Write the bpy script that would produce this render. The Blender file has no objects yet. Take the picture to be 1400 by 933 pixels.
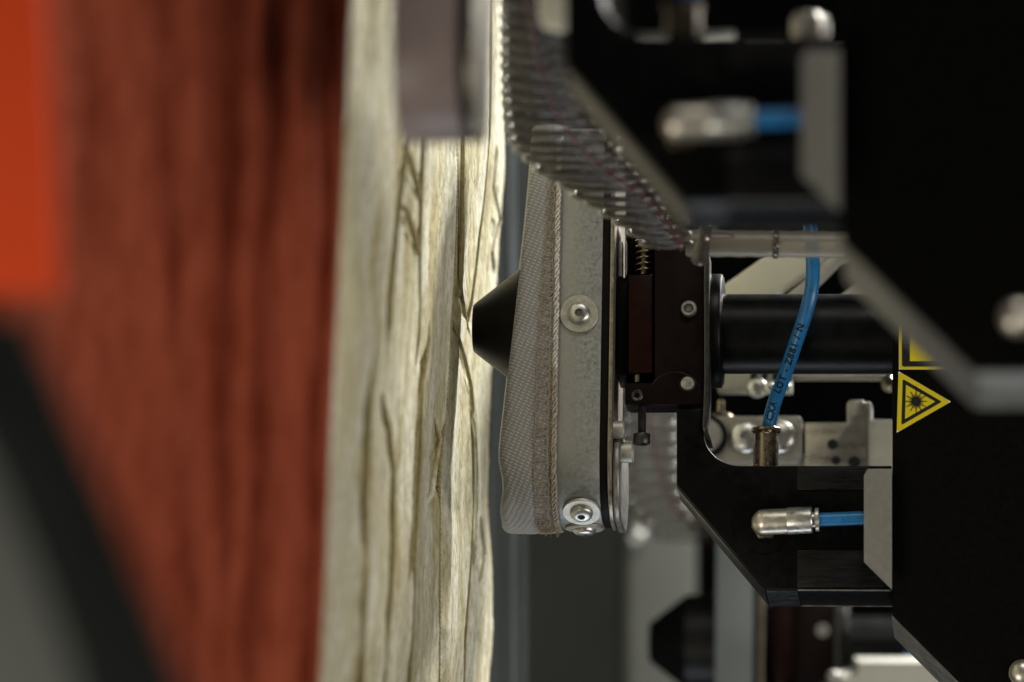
import bpy, bmesh, math, random
from mathutils import Vector, Matrix, noise
random.seed(7)
R = math.radians
scn = bpy.context.scene
col = scn.collection

# ------------------------------------------------------------------ camera, world, lamps, exposure
D = 2.0                      # distance from the lens to the plane in focus (metres)
S = 0.00025                  # size of one photograph pixel in that plane
cam_d = bpy.data.cameras.new('camera')
cam = bpy.data.objects.new('camera', cam_d)
col.objects.link(cam)
cam.location = (0, -D, 0)
cam.rotation_euler = (R(90), 0, 0)
cam_d.sensor_width = 36
cam_d.lens = 36 * D / (1400 * S)
cam_d.clip_start = 0.05
cam_d.clip_end = 50
cam_d.dof.use_dof = True
cam_d.dof.focus_distance = D - 0.018
cam_d.dof.aperture_fstop = 11.5
scn.camera = cam

world = bpy.data.worlds.new('World')
scn.world = world
world.use_nodes = True
bg = world.node_tree.nodes['Background']
bg.inputs['Color'].default_value = (0.9, 0.95, 1.0, 1)
bg.inputs['Strength'].default_value = 0.015

def lamp(name, loc, target, sx, sy, power, color):
    d = bpy.data.lights.new(name, 'AREA')
    d.shape = 'RECTANGLE'
    d.size, d.size_y = sx, sy
    d.energy = power
    d.color = color
    o = bpy.data.objects.new(name, d)
    o.location = loc
    o.rotation_euler = (Vector(target) - Vector(loc)).to_track_quat('-Z', 'Y').to_euler()
    col.objects.link(o)
    return o

# overhead light and work light over the cloth; the other four are added fills
lamp('overhead_lamp', (0.30, -0.75, 1.5), (0.0, -0.2, 0.0), 0.7, 0.4, 7, (1.0, 0.95, 0.84))
lamp('front_fill', (-1.0, -1.6, -0.95), (0.03, -0.1, 0.0), 0.7, 0.7, 15, (1.0, 0.95, 0.81))  # added fill from low left for the front faces of the head
lamp('work_lamp', (0.52, 0.66, 0.42), (-0.03, -0.14, -0.02), 0.28, 0.28, 24, (1.0, 0.98, 0.92))
lamp('side_fill', (1.25, -1.7, -0.35), (-0.15, -0.6, 0.0), 0.6, 0.6, 7.5, (1.0, 0.94, 0.82))  # added right-front fill for the russet cloth and near head
lamp('russet_fill', (1.4, -0.82, -0.32), (-0.1, -0.55, 0.0), 0.25, 0.25, 5.5, (1.0, 0.92, 0.82))  # added light from the right that brings out the russet folds
lamp('low_fill', (0.1, 0.2, -1.3), (0.05, 0.0, 0.0), 0.8, 0.5, 5, (0.86, 0.93, 1.0))  # added light below for the undersides to reflect

scn.view_settings.view_transform = 'Standard'
scn.view_settings.look = 'None'
scn.view_settings.gamma = 1
scn.view_settings.exposure = 0
scn.render.engine = 'CYCLES'
scn.cycles.use_denoising = True
scn.cycles.max_bounces = 8
scn.cycles.transparent_max_bounces = 16
scn.cycles.caustics_reflective = False
scn.cycles.caustics_refractive = False
scn.cycles.sample_clamp_indirect = 4

# ------------------------------------------------------------------ materials
MATS = {}
def mat(name, color, rough=0.5, metal=0.0, spec=0.5, nscale=0, ncol=0.0, nrough=0.0, bump=0.0,
        stretch=(1, 1, 1), sheen=0.0, coat=0.0, dist=0.0004, dark=None):
    m = bpy.data.materials.new(name)
    m.use_nodes = True
    nt = m.node_tree
    b = nt.nodes['Principled BSDF']
    b.inputs['Base Color'].default_value = (*color, 1)
    b.inputs['Roughness'].default_value = rough
    b.inputs['Metallic'].default_value = metal
    b.inputs['Specular IOR Level'].default_value = spec
    if sheen:
        b.inputs['Sheen Weight'].default_value = sheen
        b.inputs['Sheen Roughness'].default_value = 0.5
    if coat:
        b.inputs['Coat Weight'].default_value = coat
        b.inputs['Coat Roughness'].default_value = 0.1
    if nscale:
        tc = nt.nodes.new('ShaderNodeTexCoord')
        mp = nt.nodes.new('ShaderNodeMapping')
        mp.inputs['Scale'].default_value = stretch
        nt.links.new(tc.outputs['Object'], mp.inputs['Vector'])
        nz = nt.nodes.new('ShaderNodeTexNoise')
        nz.inputs['Scale'].default_value = nscale
        nz.inputs['Detail'].default_value = 5
        nz.inputs['Roughness'].default_value = 0.62
        nt.links.new(mp.outputs['Vector'], nz.inputs['Vector'])
        if ncol:
            rp = nt.nodes.new('ShaderNodeValToRGB')
            c0 = dark if dark else tuple(c * (1 - ncol) for c in color)
            c1 = tuple(min(1, c * (1 + ncol * 0.6)) for c in color)
            rp.color_ramp.elements[0].position = 0.3
            rp.color_ramp.elements[1].position = 0.7
            rp.color_ramp.elements[0].color = (*c0, 1)
            rp.color_ramp.elements[1].color = (*c1, 1)
            nt.links.new(nz.outputs['Fac'], rp.inputs['Fac'])
            nt.links.new(rp.outputs['Color'], b.inputs['Base Color'])
        if nrough:
            mr = nt.nodes.new('ShaderNodeMapRange')
            mr.inputs['From Min'].default_value = 0.3
            mr.inputs['From Max'].default_value = 0.7
            mr.inputs['To Min'].default_value = max(0.02, rough - nrough)
            mr.inputs['To Max'].default_value = min(1, rough + nrough)
            nt.links.new(nz.outputs['Fac'], mr.inputs['Value'])
            nt.links.new(mr.outputs['Result'], b.inputs['Roughness'])
        if bump:
            bp = nt.nodes.new('ShaderNodeBump')
            bp.inputs['Strength'].default_value = bump
            bp.inputs['Distance'].default_value = dist
            nt.links.new(nz.outputs['Fac'], bp.inputs['Height'])
            nt.links.new(bp.outputs['Normal'], b.inputs['Normal'])
    MATS[name] = m
    return m

mat('black_plate', (0.0022, 0.0021, 0.002), 0.55, 0, 0.05, 600, 0.3, 0.08)
mat('black_anodised', (0.0024, 0.0024, 0.0026), 0.4, 0, 0.07, 350, 0.3, 0.1, 0.05)
mat('black_edge', (0.03, 0.031, 0.033), 0.34, 0.5, 0.5, 300, 0.5, 0.12, 0.1, (1, 1, 6))
mat('milled_black', (0.010, 0.010, 0.0105), 0.36, 0.2, 0.25, 160, 0.6, 0.12, 0.12, (1, 6, 18))
mat('red_reflect_anodised', (0.0065, 0.0028, 0.0025), 0.45, 0, 0.08, 300, 0.3, 0.06)  # black anodising with the red it reflects put into the colour
mat('red_reflect_slider', (0.014, 0.0042, 0.003), 0.45, 0, 0.08, 300, 0.3, 0.06)  # slider colour carries the same painted red reflection
mat('black_rubber', (0.004, 0.004, 0.0036), 0.6, 0, 0.12, 300, 0.3, 0.1)
mat('cone_black', (0.004, 0.004, 0.004), 0.42, 0, 0.22, 700, 0.4, 0.1, 0.04)
mat('tube_black', (0.0035, 0.0038, 0.0038), 0.38, 0.0, 0.16, 260, 0.3, 0.06, 0.04)
mat('galvanised', (0.345, 0.355, 0.34), 0.5, 0.7, 0.5, 900, 0.16, 0.14, 0.04)
mat('plate_steel', (0.33, 0.29, 0.235), 0.42, 0.8, 0.5, 500, 0.35, 0.12, 0.1)
mat('grey_steel', (0.27, 0.265, 0.25), 0.45, 0.7, 0.5, 350, 0.25, 0.12, 0.05)
mat('zinc', (0.58, 0.58, 0.55), 0.36, 0.9, 0.5, 500, 0.2, 0.1, 0.05)
mat('washer_zinc', (0.50, 0.49, 0.44), 0.5, 0.7, 0.5, 500, 0.2, 0.1, 0.05)
mat('dark_steel', (0.07, 0.07, 0.068), 0.4, 0.8, 0.5, 500, 0.2, 0.1)
mat('nickel', (0.66, 0.62, 0.54), 0.38, 0.85, 0.5, 500, 0.2, 0.08, 0.04)
mat('bronze_nickel', (0.30, 0.25, 0.18), 0.3, 0.95, 0.5, 500, 0.3, 0.08, 0.05)
mat('socket_dark', (0.02, 0.022, 0.025), 0.4, 0.5)
mat('spring_steel', (0.25, 0.20, 0.13), 0.3, 0.95)
mat('blue_tube', (0.016, 0.15, 0.38), 0.32, 0, 0.5, 250, 0.15, 0.06, 0.03)
mat('black_ink', (0.006, 0.007, 0.012), 0.55, 0, 0.3)
mat('satin_grey', (0.30, 0.29, 0.265), 0.5, 0.3, 0.4, 400, 0.12, 0.08, 0.03)
mat('cheek_grey', (0.20, 0.195, 0.18), 0.5, 0.2, 0.3, 400, 0.12, 0.08, 0.03)
mat('thread_grey', (0.44, 0.39, 0.32), 0.8, 0, 0.2, 900, 0.3)
mat('lit_edge', (0.17, 0.165, 0.148), 0.45, 0.3, 0.4, 120, 0.4, 0.12, 0.08)  # pale tone puts the light on the cover's lower edges into the colour
mat('light_grey', (0.42, 0.415, 0.37), 0.5, 0.0, 0.4, 200, 0.1)
mat('machined_alu', (0.50, 0.47, 0.41), 0.32, 0.85, 0.5, 60, 0.2, 0.12, 0.06, (1, 1, 4))
mat('cream_paint', (0.62, 0.61, 0.50), 0.5, 0, 0.4, 60, 0.06)
mat('white_paint', (0.46, 0.455, 0.41), 0.5, 0, 0.4, 60, 0.06)
mat('blue_grey_tone', (0.17, 0.19, 0.20), 0.5, 0, 0.4, 20, 0.15)
mat('column_grey', (0.115, 0.119, 0.105), 0.6, 0, 0.3, 20, 0.12)
mat('dark_panel', (0.036, 0.038, 0.033), 0.6, 0, 0.3, 6, 0.3)
mat('black_wall', (0.003, 0.003, 0.003), 0.7, 0, 0.05, 5, 0.4)
mat('red_enamel', (0.80, 0.080, 0.021), 0.6, 0, 0.08, 8, 0.1)
mat('charcoal_paint', (0.022, 0.025, 0.024), 0.65, 0, 0.08, 10, 0.3)
mat('machine_grey', (0.17, 0.175, 0.165), 0.55, 0, 0.3, 10, 0.1)
mat('sign_yellow', (0.62, 0.50, 0.012), 0.42, 0, 0.4, 500, 0.06)
mat('sign_white', (0.7, 0.7, 0.66), 0.45)
mat('thread_beige', (0.36, 0.29, 0.20), 0.8, 0, 0.2, 900, 0.3)
mat('thread_white', (0.70, 0.69, 0.66), 0.7, 0, 0.2, 900, 0.25)
mat('shaded_band', (0.22, 0.172, 0.165), 0.5, 0.0, 0.4, 30, 0.35, 0.1, 0, (1, 1, 0.3))  # near band metal with its shade and reflections put into the colour

def clear_mat(name, tint, alpha, rough=0.15):
    m = bpy.data.materials.new(name)
    m.use_nodes = True
    nt = m.node_tree
    b = nt.nodes['Principled BSDF']
    out = nt.nodes['Material Output']
    b.inputs['Base Color'].default_value = (*tint, 1)
    b.inputs['Roughness'].default_value = rough
    b.inputs['Specular IOR Level'].default_value = 0.6
    tr = nt.nodes.new('ShaderNodeBsdfTransparent')
    tr.inputs['Color'].default_value = (0.97, 0.97, 0.96, 1)
    mix = nt.nodes.new('ShaderNodeMixShader')
    lw = nt.nodes.new('ShaderNodeLayerWeight')
    lw.inputs['Blend'].default_value = 0.35
    mr = nt.nodes.new('ShaderNodeMapRange')
    mr.inputs['To Min'].default_value = alpha
    mr.inputs['To Max'].default_value = min(1, alpha + 0.55)
    nt.links.new(lw.outputs['Facing'], mr.inputs['Value'])
    nt.links.new(mr.outputs['Result'], mix.inputs['Fac'])
    nt.links.new(tr.outputs[0], mix.inputs[1])
    nt.links.new(b.outputs[0], mix.inputs[2])
    nt.links.new(mix.outputs[0], out.inputs['Surface'])
    MATS[name] = m
clear_mat('clear_pvc', (0.05, 0.042, 0.036), 0.08, 0.2)
clear_mat('clear_rib', (0.075, 0.064, 0.056), 0.72, 0.05)
MATS['clear_rib'].node_tree.nodes['Principled BSDF'].inputs['Specular IOR Level'].default_value = 1.0
clear_mat('clear_faint', (0.14, 0.13, 0.12), 0.30, 0.2)
clear_mat('clear_sleeve', (0.26, 0.235, 0.195), 0.62, 0.4)
clear_mat('clear_film', (0.15, 0.17, 0.178), 0.34, 0.25)
clear_mat('red_tracer', (0.13, 0.035, 0.04), 0.35, 0.4)

def canvas_mat():
    m = mat('grey_canvas', (0.26, 0.255, 0.245), 0.8, 0, 0.2, sheen=0.15)
    nt = m.node_tree
    b = nt.nodes['Principled BSDF']
    tc = nt.nodes.new('ShaderNodeTexCoord')
    # twill weave: two crossing sets of ribs give rows of short slanted stitches
    facs = []
    for rot, per in ((R(24), 0.0011), (R(-68), 0.0018)):
        mp = nt.nodes.new('ShaderNodeMapping')
        mp.inputs['Rotation'].default_value = (0, 0, rot)
        nt.links.new(tc.outputs['UV'], mp.inputs['Vector'])
        wv = nt.nodes.new('ShaderNodeTexWave')
        wv.inputs['Scale'].default_value = 0.31416 / per
        wv.inputs['Distortion'].default_value = 1.2
        wv.inputs['Detail'].default_value = 2
        wv.inputs['Detail Scale'].default_value = 1.5
        nt.links.new(mp.outputs['Vector'], wv.inputs['Vector'])
        facs.append(wv.outputs['Fac'])
    mu = nt.nodes.new('ShaderNodeMath'); mu.operation = 'MULTIPLY'
    nt.links.new(facs[0], mu.inputs[0]); nt.links.new(facs[1], mu.inputs[1])
    nz = nt.nodes.new('ShaderNodeTexNoise'); nz.inputs['Scale'].default_value = 90; nz.inputs['Detail'].default_value = 4
    nt.links.new(tc.outputs['UV'], nz.inputs['Vector'])
    ad = nt.nodes.new('ShaderNodeMath'); ad.operation = 'MULTIPLY_ADD'; ad.inputs[1].default_value = 0.7; ad.inputs[2].default_value = -0.3
    nt.links.new(nz.outputs['Fac'], ad.inputs[0])
    a2 = nt.nodes.new('ShaderNodeMath'); a2.operation = 'ADD'
    nt.links.new(mu.outputs[0], a2.inputs[0]); nt.links.new(ad.outputs[0], a2.inputs[1])
    rp = nt.nodes.new('ShaderNodeValToRGB')
    rp.color_ramp.elements[0].position = 0.05; rp.color_ramp.elements[1].position = 0.75
    rp.color_ramp.elements[0].color = (0.25, 0.246, 0.24, 1)
    rp.color_ramp.elements[1].color = (0.37, 0.37, 0.365, 1)
    nt.links.new(a2.outputs[0], rp.inputs['Fac'])
    nt.links.new(rp.outputs['Color'], b.inputs['Base Color'])
    bp = nt.nodes.new('ShaderNodeBump')
    bp.inputs['Strength'].default_value = 0.7
    bp.inputs['Distance'].default_value = 0.0003
    nt.links.new(mu.outputs[0], bp.inputs['Height'])
    nt.links.new(bp.outputs['Normal'], b.inputs['Normal'])
canvas_mat()

def cloth_mat(name, c0, c1, fine, stretch, bump, dist, streak=(20, 60, 14), deep=(0.6, 0.5, 0.35)):
    """woollen cloth: fine fibres drawn along the grain"""
    m = mat(name, c1, 0.95, 0, 0.03)
    nt = m.node_tree
    b = nt.nodes['Principled BSDF']
    tc = nt.nodes.new('ShaderNodeTexCoord')
    mp = nt.nodes.new('ShaderNodeMapping')
    mp.inputs['Scale'].default_value = stretch
    nt.links.new(tc.outputs['Object'], mp.inputs['Vector'])
    n1 = nt.nodes.new('ShaderNodeTexNoise')
    n1.inputs['Scale'].default_value = fine
    n1.inputs['Detail'].default_value = 6
    n1.inputs['Roughness'].default_value = 0.7
    nt.links.new(mp.outputs['Vector'], n1.inputs['Vector'])
    rp = nt.nodes.new('ShaderNodeValToRGB')
    rp.color_ramp.elements[0].position = 0.32
    rp.color_ramp.elements[1].position = 0.62
    rp.color_ramp.elements[0].color = (*c0, 1)
    rp.color_ramp.elements[1].color = (*c1, 1)
    nt.links.new(n1.outputs['Fac'], rp.inputs['Fac'])
    # slow streaks of a deeper tone along the grain
    mp2 = nt.nodes.new('ShaderNodeMapping')
    mp2.inputs['Scale'].default_value = streak
    nt.links.new(tc.outputs['Object'], mp2.inputs['Vector'])
    n2 = nt.nodes.new('ShaderNodeTexNoise')
    n2.inputs['Scale'].default_value = 1.0
    n2.inputs['Detail'].default_value = 4
    n2.inputs['Roughness'].default_value = 0.6
    nt.links.new(mp2.outputs['Vector'], n2.inputs['Vector'])
    r2 = nt.nodes.new('ShaderNodeValToRGB')
    r2.color_ramp.elements[0].position = 0.36
    r2.color_ramp.elements[1].position = 0.60
    r2.color_ramp.elements[0].color = (*deep, 1)
    r2.color_ramp.elements[1].color = (1, 1, 1, 1)
    nt.links.new(n2.outputs['Fac'], r2.inputs['Fac'])
    mx = nt.nodes.new('ShaderNodeMix'); mx.data_type = 'RGBA'; mx.blend_type = 'MULTIPLY'
    mx.inputs['Factor'].default_value = 1.0
    nt.links.new(rp.outputs['Color'], mx.inputs['A']); nt.links.new(r2.outputs['Color'], mx.inputs['B'])
    nt.links.new(mx.outputs['Result'], b.inputs['Base Color'])
    bp = nt.nodes.new('ShaderNodeBump')
    bp.inputs['Strength'].default_value = bump
    bp.inputs['Distance'].default_value = dist
    nt.links.new(n1.outputs['Fac'], bp.inputs['Height'])
    nt.links.new(bp.outputs['Normal'], b.inputs['Normal'])
cloth_mat('cream_wool', (0.44, 0.415, 0.29), (0.78, 0.765, 0.65), 900, (0.6, 0.25, 0.24), 0.55, 0.0008, (20, 60, 10), (0.70, 0.635, 0.44))
mat('groove_shade_yarn', (0.31, 0.265, 0.135), 0.9, 0, 0.05, 900, 0.35, 0.0, 0.6, (0.6, 0.6, 0.4), dist=0.0005)  # dark cord colour stands in for shade in the cream cloth's grooves
cloth_mat('russet_cloth', (0.25, 0.050, 0.023), (0.38, 0.090, 0.050), 300, (1, 0.3, 0.25), 0.4, 0.0006, (14, 14, 3), (0.8, 0.74, 0.72))

# ------------------------------------------------------------------ frames
ROT = Matrix.Rotation(R(-5), 4, 'Z') @ Matrix.Rotation(R(-12.5), 4, 'X')
M0 = ROT.copy()                                                     # the head in focus
M_NEAR = Matrix.Translation((-0.043, -0.51, 0.114)) @ ROT           # the next head of the row, towards the lens
M_FAR = Matrix.Translation((0.072, 0.505, -0.1335)) @ ROT            # the head behind
MI0 = M0.inverted()
IDENT = Matrix.Identity(4)

def W(px, py, y=0.0):
    """a place of the photograph at depth y, in metres"""
    k = S * (1 + y / D)
    return Vector(((px - 700) * k, y, (466.5 - py) * k))

def P(px, py, w=0.0):
    """the same place on the plane w of the focused head, in the head's own axes"""
    a = MI0 @ Vector((0, -D, 0))
    b = MI0 @ W(px, py, 0)
    t = (w - a.y) / (b.y - a.y)
    return a + (b - a) * t

# ------------------------------------------------------------------ mesh helpers
def add_poly(bm, pts, vec):
    """closed outline pts (3D) pushed along vec"""
    a = [bm.verts.new(p) for p in pts]
    c = [bm.verts.new(Vector(p) + vec) for p in pts]
    bm.faces.new(a)
    bm.faces.new(list(reversed(c)))
    n = len(pts)
    for i in range(n):
        bm.faces.new((a[i], c[i], c[(i + 1) % n], a[(i + 1) % n]))

def add_box(bm, a, b):
    x0, x1 = sorted((a[0], b[0])); y0, y1 = sorted((a[1], b[1])); z0, z1 = sorted((a[2], b[2]))
    add_poly(bm, [(x0, y0, z0), (x1, y0, z0), (x1, y0, z1), (x0, y0, z1)], Vector((0, y1 - y0, 0)))

def basis(d):
    d = Vector(d).normalized()
    u = d.orthogonal().normalized()
    return d, u, d.cross(u)

def add_lathe(bm, base, axis, prof, n=40, start=0.0):
    """prof: (distance along axis, radius)"""
    d, u, v = basis(axis)
    rings = []
    for h, r in prof:
        c = Vector(base) + d * h
        if r < 1e-7:
            rings.append([bm.verts.new(c)])
        else:
            rings.append([bm.verts.new(c + (u * math.cos(start + 2 * math.pi * i / n) + v * math.sin(start + 2 * math.pi * i / n)) * r) for i in range(n)])
    for a, b in zip(rings, rings[1:]):
        for i in range(n):
            j = (i + 1) % n
            if len(a) == 1 and len(b) == 1:
                continue
            if len(a) == 1:
                bm.faces.new((a[0], b[i], b[j]))
            elif len(b) == 1:
                bm.faces.new((a[i], b[0], a[j]))
            else:
                bm.faces.new((a[i], b[i], b[j], a[j]))

def catmull(pts, n):
    pts = [Vector(p) for p in pts]
    P_ = [pts[0] * 2 - pts[1]] + pts + [pts[-1] * 2 - pts[-2]]
    out = []
    for i in range(1, len(P_) - 2):
        p0, p1, p2, p3 = P_[i - 1:i + 3]
        for k in range(n):
            t = k / n
            out.append(0.5 * ((2 * p1) + (p2 - p0) * t + (2 * p0 - 5 * p1 + 4 * p2 - p3) * t * t + (3 * p1 - p0 - 3 * p2 + p3) * t ** 3))
    out.append(pts[-1])
    return out

def frames(path):
    """parallel-transported frames along a path"""
    fr = []
    t = (path[1] - path[0]).normalized()
    u = t.orthogonal().normalized()
    for i, p in enumerate(path):
        a = path[max(0, i - 1)]; b = path[min(len(path) - 1, i + 1)]
        t = (b - a).normalized()
        u = (u - t * u.dot(t)).normalized()
        fr.append((p, t, u, t.cross(u)))
    return fr

def add_tube(bm, path, rad, n=12, cap=True):
    fr = frames(path)
    rings = []
    for i, (p, t, u, v) in enumerate(fr):
        r = rad(i / (len(fr) - 1)) if callable(rad) else rad
        rings.append([bm.verts.new(p + (u * math.cos(2 * math.pi * k / n) + v * math.sin(2 * math.pi * k / n)) * r) for k in range(n)])
    for a, b in zip(rings, rings[1:]):
        for i in range(n):
            j = (i + 1) % n
            bm.faces.new((a[i], a[j], b[j], b[i]))
    if cap:
        bm.faces.new(list(reversed(rings[0])))
        bm.faces.new(rings[-1])

def rrect(v0, v1, w0, w1, r, n=10, flat=14):
    """rounded rectangle as a closed list of (v, w): top front corner, front, bottom, back"""
    def corner(k):
        out = []
        for i in range(n + 1):
            a = R(90 * i / n)
            c, s_ = r * math.cos(a), r * math.sin(a)
            out.append([(v1 - r + c, w0 + r - s_), (v0 + r - s_, w0 + r - c), (v0 + r - c, w1 - r + s_), (v1 - r + s_, w1 - r + c)][k])
        return out
    loops = [corner(k) for k in range(4)]
    pts = []
    for i, lp in enumerate(loops):
        pts += lp
        nx, la = loops[(i + 1) % 4][0], lp[-1]
        for k in range(1, flat):
            f = k / flat
            pts.append((la[0] + (nx[0] - la[0]) * f, la[1] + (nx[1] - la[1]) * f))
    return pts

def finish(bm, name, material, smooth=30, bevel=0.0, seg=2):
    bmesh.ops.remove_doubles(bm, verts=bm.verts, dist=1e-7)
    bmesh.ops.recalc_face_normals(bm, faces=bm.faces)
    if bevel:
        es = [e for e in bm.edges if len(e.link_faces) == 2 and e.calc_face_angle(0) > R(25)]
        bmesh.ops.bevel(bm, geom=es, offset=bevel, segments=seg, profile=0.5, affect='EDGES', clamp_overlap=True)
    me = bpy.data.meshes.new(name)
    for f in bm.faces:
        f.smooth = True
    for e in bm.edges:
        e.smooth = not (len(e.link_faces) == 2 and e.calc_face_angle(0) > R(smooth))
    bm.to_mesh(me)
    bm.free()
    me.materials.append(MATS[material])
    return me

class Thing:
    def __init__(self, name, label, cat, origin, frame=M0, group=None, kind=None):
        self.o = bpy.data.objects.new(name, None)
        self.o.empty_display_size = 0.01
        col.objects.link(self.o)
        self.origin = Vector(origin)
        self.frame = frame
        self.o.matrix_world = frame @ Matrix.Translation(self.origin)
        self.o['label'] = label
        self.o['category'] = cat
        if group: self.o['group'] = group
        if kind: self.o['kind'] = kind
    def part(self, name, bm, material, parent=None, label=None, kind=None, **kw):
        me = finish(bm, name, material, **kw)
        me.transform(Matrix.Translation(-self.origin))
        ob = bpy.data.objects.new(name, me)
        col.objects.link(ob)
        ob.parent = parent or self.o
        if label: ob['label'] = label
        if kind: ob['kind'] = kind
        return ob
    def dup(self, frame, label, skip=()):
        def cp(o, parent):
            c = o.copy()
            col.objects.link(c)
            if parent: c.parent = parent
            for ch in list(o.children):
                if ch.name.split('.')[0] not in skip:
                    cp(ch, c)
            return c
        c = cp(self.o, None)
        c.matrix_world = frame @ Matrix.Translation(self.origin)
        c['label'] = label
        return c

def struct(name, bm, material, **kw):
    me = finish(bm, name, material, **kw)
    ob = bpy.data.objects.new(name, me)
    col.objects.link(ob)
    ob['kind'] = 'structure'
    return ob

mm = 0.001
px = S

# ------------------------------------------------------------------ setting: walls and frames far behind
bm = bmesh.new()
add_box(bm, W(-900, 1500, 1.9), W(2300, -700, 1.93))
struct('back_wall', bm, 'black_wall')
bm = bmesh.new()
add_box(bm, W(620, 1150, 1.35), W(850, -300, 1.40))
struct('machine_wall', bm, 'dark_panel', bevel=0.002)

t = Thing('machine_column', 'light grey vertical column behind the clear ribbed hose', 'column', W(897, 1000, 0.95), IDENT)
bm = bmesh.new(); add_box(bm, W(851, 1100, 0.95), W(945, 330, 1.05)); t.part('post', bm, 'column_grey', bevel=0.006, seg=3)
bm = bmesh.new(); add_lathe(bm, W(869, 735, 0.95), (0, -1, 0), [(0, 0.006), (0.006, 0.006), (0.009, 0.003), (0.0095, 0)], 20); t.part('bolt', bm, 'zinc')

# ------------------------------------------------------------------ one head of the row, in its own axes (u right, w away, v up)
HEAD = []          # things with a copy on the near and the far head
WF = -0.028        # front face of the pressing head
u_at = lambda x, w=WF: P(x, 450, w).x
v_at = lambda y, w=WF: P(800, y, w).z
V_MID = P(800, 452, 0).z
V_BOT = P(800, 723, 0.001).z
V_TOP = 2 * V_MID - V_BOT

def add_loop_band(bm, sect, u0, u1, thick):
    """band of a given section between u0 and u1, hollow, thickness inwards"""
    cv = sum(p[0] for p in sect) / len(sect); cw = sum(p[1] for p in sect) / len(sect)
    rings = []
    for u, k in ((u0, 0), (u1, 0), (u1, 1), (u0, 1)):
        ring = []
        for v, w in sect:
            d = Vector((v - cv, w - cw)); f = 1 - k * thick / max(d.length, 1e-6)
            ring.append(bm.verts.new((u, cw + d.y * f, cv + d.x * f)))
        rings.append(ring)
    n = len(sect)
    for a, b in zip(rings, rings[1:] + rings[:1]):
        for i in range(n):
            j = (i + 1) % n
            bm.faces.new((a[i], a[j], b[j], b[i]))

def add_slab(bm, sect, u0, u1):
    add_poly(bm, [(u0, w, v) for v, w in sect], Vector((u1 - u0, 0, 0)))

def button_screw(th, pos, axis, rw, rh, name='screw', hh=None):
    """washer, domed head and hex socket"""
    hh = hh or rh * 0.42
    bm = bmesh.new()
    add_lathe(bm, pos, axis, [(0.0006, 0), (0.0006, rh * 1.03), (0.0014, rh)] +
              [(0.0014 + hh * math.sin(R(a)), rh * (0.34 + 0.66 * math.cos(R(a)))) for a in (15, 30, 45, 60, 75, 90)] +
              [(0.0014 + hh * 0.96, rh * 0.34)], 36)
    sc = th.part(name, bm, 'zinc', smooth=50)
    bm = bmesh.new()
    d = Vector(axis).normalized()
    add_lathe(bm, Vector(pos) + d * (0.0014 + hh * 0.25), axis, [(0, 0), (0, rh * 0.335), (hh * 0.72, rh * 0.335)], 6)
    th.part('hex_socket', bm, 'grey_steel', sc, smooth=20)
    bm = bmesh.new()
    add_lathe(bm, pos, axis, [(0.0001, rh * 0.5), (0.0001, rw), (0.0009, rw), (0.0011, rw * 0.97), (0.0011, rh * 0.5)], 48)
    th.part('washer', bm, 'washer_zinc', sc, smooth=25)
    return sc

# --- pressing head: galvanised band, gasket, flange, screws
hd = Thing('pressing_head', 'upright galvanised head with grey canvas sock and stitched seam, beside the black cone', 'pressing head',
           (u_at(790), 0, V_MID), group='pressing heads in the row')
SEC = rrect(V_BOT, V_TOP, WF, 0.022, 0.0215, 12, 24)
bm = bmesh.new(); add_loop_band(bm, SEC, u_at(757), u_at(822), 0.0016)
hd.part('metal_band', bm, 'galvanised', smooth=40, bevel=0.00015)
bm = bmesh.new(); add_slab(bm, rrect(V_BOT + 0.0006, V_TOP - 0.0006, WF + 0.0006, 0.0225, 0.021, 12, 6), u_at(822.3), u_at(832.6))
hd.part('gasket', bm, 'black_rubber', smooth=40, bevel=0.0003)
bm = bmesh.new(); add_slab(bm, rrect(V_BOT - 0.0002, V_TOP + 0.0002, WF - 0.0002, 0.0235, 0.022, 12, 6), u_at(833), u_at(838.4))
hd.part('flange_plate', bm, 'plate_steel', smooth=40, bevel=0.0002)
vb2 = V_BOT
bm = bmesh.new(); add_slab(bm, rrect(vb2 + 0.0002, vb2 + 0.031, WF + 0.004, 0.023, 0.015, 12, 6), u_at(838.8), u_at(849))
hd.part('backing_plate', bm, 'grey_steel', smooth=40, bevel=0.0009, seg=3)
SCREWS = []
p = P(792, 430, WF); SCREWS.append((p, Vector((0, -1, 0))))
ang = R(61)
cv, cw = V_BOT + 0.0215, WF + 0.0215
SCREWS.append((Vector((u_at(796), cw - 0.0213 * math.cos(ang), cv - 0.0213 * math.sin(ang))), Vector((0, -math.cos(ang), -math.sin(ang)))))
SCREWS.append((Vector((u_at(796), -0.003, V_BOT)), Vector((0, 0, -1))))
for p, ax in SCREWS:
    button_screw(hd, p, ax, 26 * px, 15.5 * px)
# standoffs behind the flange
for (x0, x1, y0, y1, w) in ((839, 854, 576, 600, -0.020), (849.5, 866, 604, 633, -0.016)):
    a = P(x0, (y0 + y1) / 2, w); b = P(x1, (y0 + y1) / 2, w); r = (y1 - y0) / 2 * px
    bm = bmesh.new(); add_lathe(bm, a, (1, 0, 0), [(0, 0), (0, r), (b.x - a.x - 0.0004, r), (b.x - a.x, r - 0.0004), (b.x - a.x, 0)], 28)
    hd.part('standoff', bm, 'washer_zinc', smooth=30)

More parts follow.
